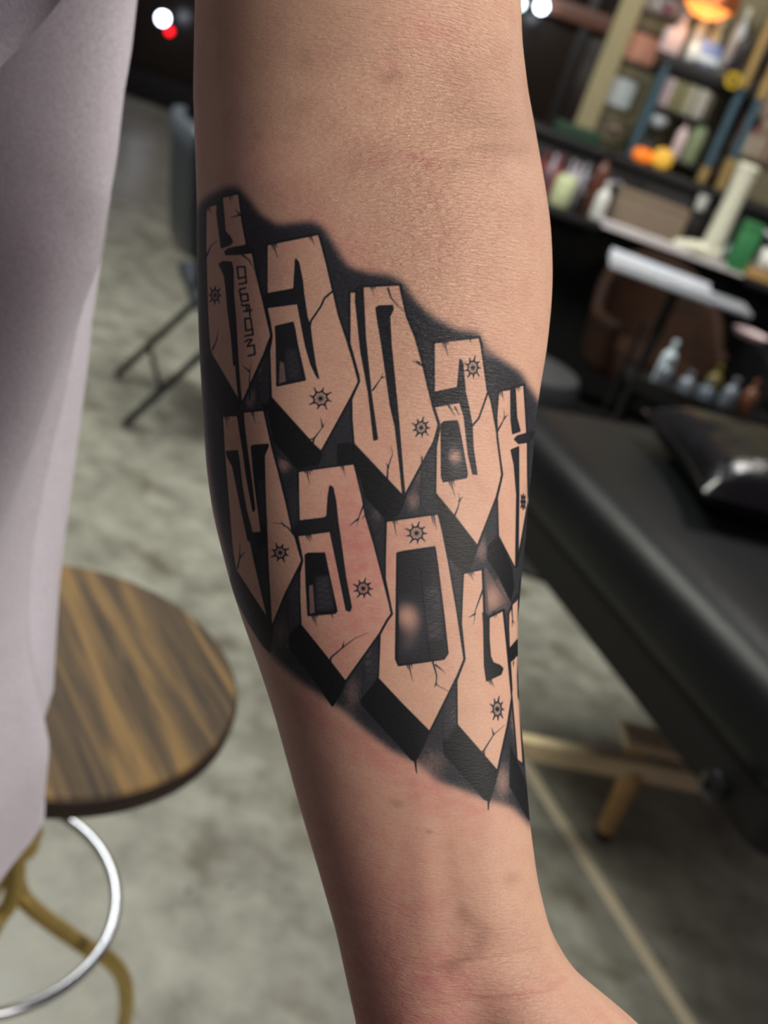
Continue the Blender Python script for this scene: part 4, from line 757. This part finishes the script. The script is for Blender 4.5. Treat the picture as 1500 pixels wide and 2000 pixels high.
# ---------------- pictures and lamp on the wall ----------------
WY = 5.26
def picture(corners, label, inner, frame, name='framed_picture', fw_=.018, marks=None):
    P4 = np.array([at(x, y, WY) for x, y in corners]); x0_, x1_, z0_, z1_ = (P4[0, 0]+P4[3, 0])/2, (P4[1, 0]+P4[2, 0])/2, (P4[2, 2]+P4[3, 2])/2, (P4[0, 2]+P4[1, 2])/2
    w_, h_ = x1_-x0_, z1_-z0_; th_ = thing(name, label, 'picture', ((x0_+x1_)/2, WY, (z0_+z1_)/2)); MB().box((0, -.008, 0), (w_, .01, h_), .002).build('print', inner, th_)
    fm = MB()
    for sx in (-1, 1): fm.box((sx*(w_/2+fw_/2), -.01, 0), (fw_, .022, h_+2*fw_), .003).box((0, -.01, sx*(h_/2+fw_/2)), (w_, .022, fw_), .003)
    fm.build('frame', frame, th_)
    for (mx, mz, mw, mh, mm) in marks or (): MB().box((mx*w_, -.0145, mz*h_), (mw*w_, .003, mh*h_), .001).build('printed_patch', mm, th_)
    return th_
PFR = M('brown_frame', (78, 66, 54), .5); OFR = M('olive_frame', (96, 90, 66), .5)
picture([(1224, 52), (1296, 80), (1268, 130), (1204, 106)], 'framed salmon pink picture hanging above the white picture', M('salmon_print', (216, 158, 138), .7, 0, .05, 6), PFR)
picture([(1190, 142), (1248, 162), (1224, 214), (1170, 196)], 'framed pale blue white picture hanging below the salmon one', M('ice_print', (196, 208, 214), .6, 0, .04, 10), OFR)
def dots(n, cols, s): r_ = random.Random(s); return [(r_.uniform(-.38, .38), r_.uniform(-.38, .38), r_.uniform(.1, .22), r_.uniform(.14, .3), M('dot_%d_%d_%d' % c, c, .6)) for c in [cols[r_.randrange(len(cols))] for _ in range(n)]]
picture([(1152, 218), (1224, 246), (1208, 276), (1134, 248)], 'low wide taupe print with small mauve and cream shapes near the counter', M('taupe_print', (112, 100, 84), .7), OFR, marks=dots(9, ((150, 110, 120), (190, 180, 150), (70, 60, 50)), 3))
picture([(1260, -22), (1342, 8), (1330, 42), (1250, 12)], 'grey poster with pink and white shapes at the top beside the copper lamp', M('grey_print', (150, 150, 150), .7), PFR, marks=dots(10, ((210, 120, 160), (226, 226, 232), (150, 170, 140)), 8))
picture([(1470, 150), (1560, 184), (1500, 320), (1420, 290)], 'large beige poster with rose patches right of the shelf unit', M('beige_print', (172, 150, 134), .7), OFR, marks=dots(14, ((196, 110, 112), (206, 196, 176), (140, 112, 100)), 12))
picture([(1492, 60), (1570, 90), (1545, 150), (1470, 122)], 'dark small poster at the right edge of the photo above the beige poster', M('dark_print', (52, 54, 58), .6), PFR, marks=dots(5, ((160, 170, 190), (90, 96, 110)), 14))
# copper lamp
p = at(1388, 22, 5.0); p = p+np.array([-.02, 0, .035]); cl = thing('copper_lamp', 'copper dome lamp glowing orange at the top right above the shelf unit', 'lamp', (p[0], 5.0, p[2]-.02))
COP = M('copper', (196, 112, 72), .35, .7, .08, 20); GLO = M('lamp_glow', (255, 160, 76), .5, 0, 0, 10, 1.5)
MB().lathe([(.018, .15), (.05, .145), (.10, .11), (.125, .06), (.13, .0), (.126, .0), (.12, .056), (.096, .104), (.05, .138)], n=32).build('shade', COP, cl); MB().lathe([(.0, .0), (.03, .008), (.045, .05), (.03, .09), (.012, .11)], n=18).build('bulb', GLO, cl); MB().tube([(0, 0, .15), (0, 0, 1.2)], .005, 8).build('cord', BLACK, cl)
MB().lathe([(.0, -.05), (.05, -.045), (.09, -.02), (.1, .0), (.0, .0)], n=24).build('diffuser', GLO, cl)
pl_ = bpy.data.lights.new('copper_lamp_light', 'POINT'); pl_.energy = .35; pl_.color = (1, .62, .3); pl_.shadow_soft_size = .05; plo = bpy.data.objects.new('copper_lamp_light', pl_); C.objects.link(plo); plo.location = (p[0], 4.96, p[2]-.14)
# ---------------- chairs, tray table and trolley in front of the desk ----------------
t = NT('brown_leather'); v = t.co(); t.l(t.ramp(t.noise(8, 5, v), [(.3, srgb(38, 24, 18)), (.7, srgb(58, 37, 25))]), t.b.inputs['Base Color']); t.b.inputs['Roughness'].default_value = .7; t.b.inputs['Specular IOR Level'].default_value = .2; t.l(t.bump(t.noise(90, 3, v), .2, .001), t.b.inputs['Normal']); LEATH = t.m
p = at(1300, 560, 3.9); bch = thing('tub_chair', 'brown leather tub chair behind the white work tray', 'chair', (p[0]+.06, 3.98, .0132), math.radians(12))
sh2 = []
for z_ in np.linspace(0, 1, 9):
    sh2.append([(.27*math.sin(a)*(.84+.16*z_), .26*math.cos(a)*(.84+.16*z_), .38+z_*(.20+.24*max(0, math.cos(a))**.8)) for a in np.linspace(-2.2, 2.2, 41)])
so2 = MB().grid(sh2).build('shell', LEATH, bch, smooth=80); md = so2.modifiers.new('padding', 'SOLIDIFY'); md.thickness = .04; md.offset = 0
MB().lathe([(.0, .36), (.2, .36), (.215, .38), (.215, .44), (.2, .475), (.0, .485)], n=32).build('seat_cushion', LEATH, bch); MB().lathe([(.03, .06), (.028, .3), (.12, .34), (.12, .36)], n=18).build('column', BLKM, bch)
for k in range(5): a = k*2*PI/5; MB().tube([(0, 0, .075), (.27*math.cos(a), .27*math.sin(a), .04)], [.02, .013], 8).build('base_spoke', BLKM, bch); MB().lathe([(.008, 0), (.02, .004), (.022, .02), (.008, .04)], (.27*math.cos(a), .27*math.sin(a), 0), 12).build('caster', MATB, bch)
q0, q1 = at(1198, 512, 3.43), at(1472, 628, 3.43); wt_ = thing('work_tray_stand', 'long white work tray on a black stand in front of the brown chair', 'stand', ((q0[0]+q1[0])/2, 3.56, .0132), math.radians(-3))
LW = q1[0]-q0[0]; tz = (q0[2]+q1[2])/2-.012
TR = M('white_tray', (214, 220, 230), .25, 0, .03); MB().box((-LW*.13, 0, tz), (LW*.74, .26, .026), .008).build('tray', TR, wt_); MB().box((LW*.37, .0, tz-.005), (LW*.26, .2, .018), .006).build('side_leaf', M('grey_leaf', (150, 154, 164), .3), wt_)
for sy in (-.125, .125): MB().box((-LW*.13, sy, tz+.016), (LW*.73, .008, .012), .002).build('tray_lip', TR, wt_)
MB().lathe([(.02, .03), (.018, tz-.012)], n=14).build('pole', MATB, wt_); MB().lathe([(.12, 0), (.125, .01), (.11, .022), (.03, .04)], n=28).build('base_plate', BLKM, wt_)
p = at(1060, 660, 3.15); gs = thing('grey_stool', 'dark grey padded swivel stool partly hidden behind the right edge of the arm', 'stool', (p[0]-.03, 3.15, .0132)); MB().lathe([(.0, .40), (.17, .40), (.2, .415), (.205, .45), (.19, .485), (.12, .5), (0, .503)], n=32).build('seat', M('slate_vinyl', (62, 64, 68), .45), gs); MB().lathe([(.022, .05), (.02, .4)], n=14).build('column', BLKM, gs)
for k in range(5): a = k*2*PI/5+.5; MB().tube([(0, 0, .08), (.23*math.cos(a), .23*math.sin(a), .045)], [.018, .012], 8).build('base_spoke', BLKM, gs); MB().lathe([(.008, 0), (.02, .004), (.022, .02), (.008, .045)], (.23*math.cos(a), .23*math.sin(a), 0), 12).build('caster', GOLD, gs)
TY = 3.25; ct_ = at(1372, 740, TY); tl = thing('black_trolley', 'black metal trolley with bottles standing under the white work tray', 'trolley', (ct_[0], TY, .0132))
for z in (.24, .53): MB().box((0, 0, z), (.46, .26, .012), .004).build('shelf', BLKM, tl); MB().box((0, -.128, z+.025), (.46, .006, .04), .002).build('shelf_rail', BLKM, tl)
for sx in (-.225, .225):
    for sy in (-.125, .125): MB().tube([(sx, sy, .03), (sx, sy, .70)], .009, 8).build('leg', BLKM, tl); MB().lathe([(.008, 0), (.018, .004), (.018, .024), (.008, .034)], (sx, sy, 0), 10).build('wheel', MATB, tl)
SILV = M('silver_plastic', (120, 128, 138), .3, .3, .2)
for i, (dx, dy, z, h, r, m, lb) in enumerate(((-.13, -.06, .536, .11, .026, SILV, 'silver bottle at the left of the upper trolley shelf'), (-.12, .03, .536, .15, .024, ICE, 'pale bottle behind the left silver bottle on the trolley'), (-.05, -.05, .536, .09, .028, SILV, 'short silver bottle left of centre on the trolley'), (.02, -.04, .536, .08, .03, M('slate_bottle', (86, 100, 112), .3), 'slate blue bottle at the middle of the trolley'), (.09, -.05, .536, .12, .026, SILV, 'silver bottle right of centre on the trolley'), (.16, -.02, .536, .13, .024, M('orange_brown', (112, 72, 52), .4), 'orange brown bottle at the right of the trolley'), (.05, .05, .536, .12, .025, M('dull_yellow', (104, 94, 40), .4), 'dull yellow bottle at the back of the trolley'), (-.05, -.03, .246, .13, .028, SILV, 'grey bottle on the lower trolley shelf'))):
    b_ = bottle('trolley_bottle', 1330, 700, TY, .0144+z, h, r, m, lb, m, 'bottles on the black trolley'); b_.location = (ct_[0]+dx, TY+dy, .0144+z)
p = at(1450, 645, 3.56); wd_ = thing('white_dish', 'oval pinkish white dish on a dark pole right of the trolley', 'dish', (p[0]+.03, 3.56, .013)); MB().lathe([(.0, p[2]-.03), (.05, p[2]-.028), (.062, p[2]-.01), (.058, p[2]-.008), (.045, p[2]-.02), (0, p[2]-.022)], n=24, sx=1.1).build('dish', PINKW, wd_); MB().lathe([(.07, 0), (.07, .012), (.012, .03), (.012, p[2]-.03)], n=20).build('pole', BLKM, wd_)
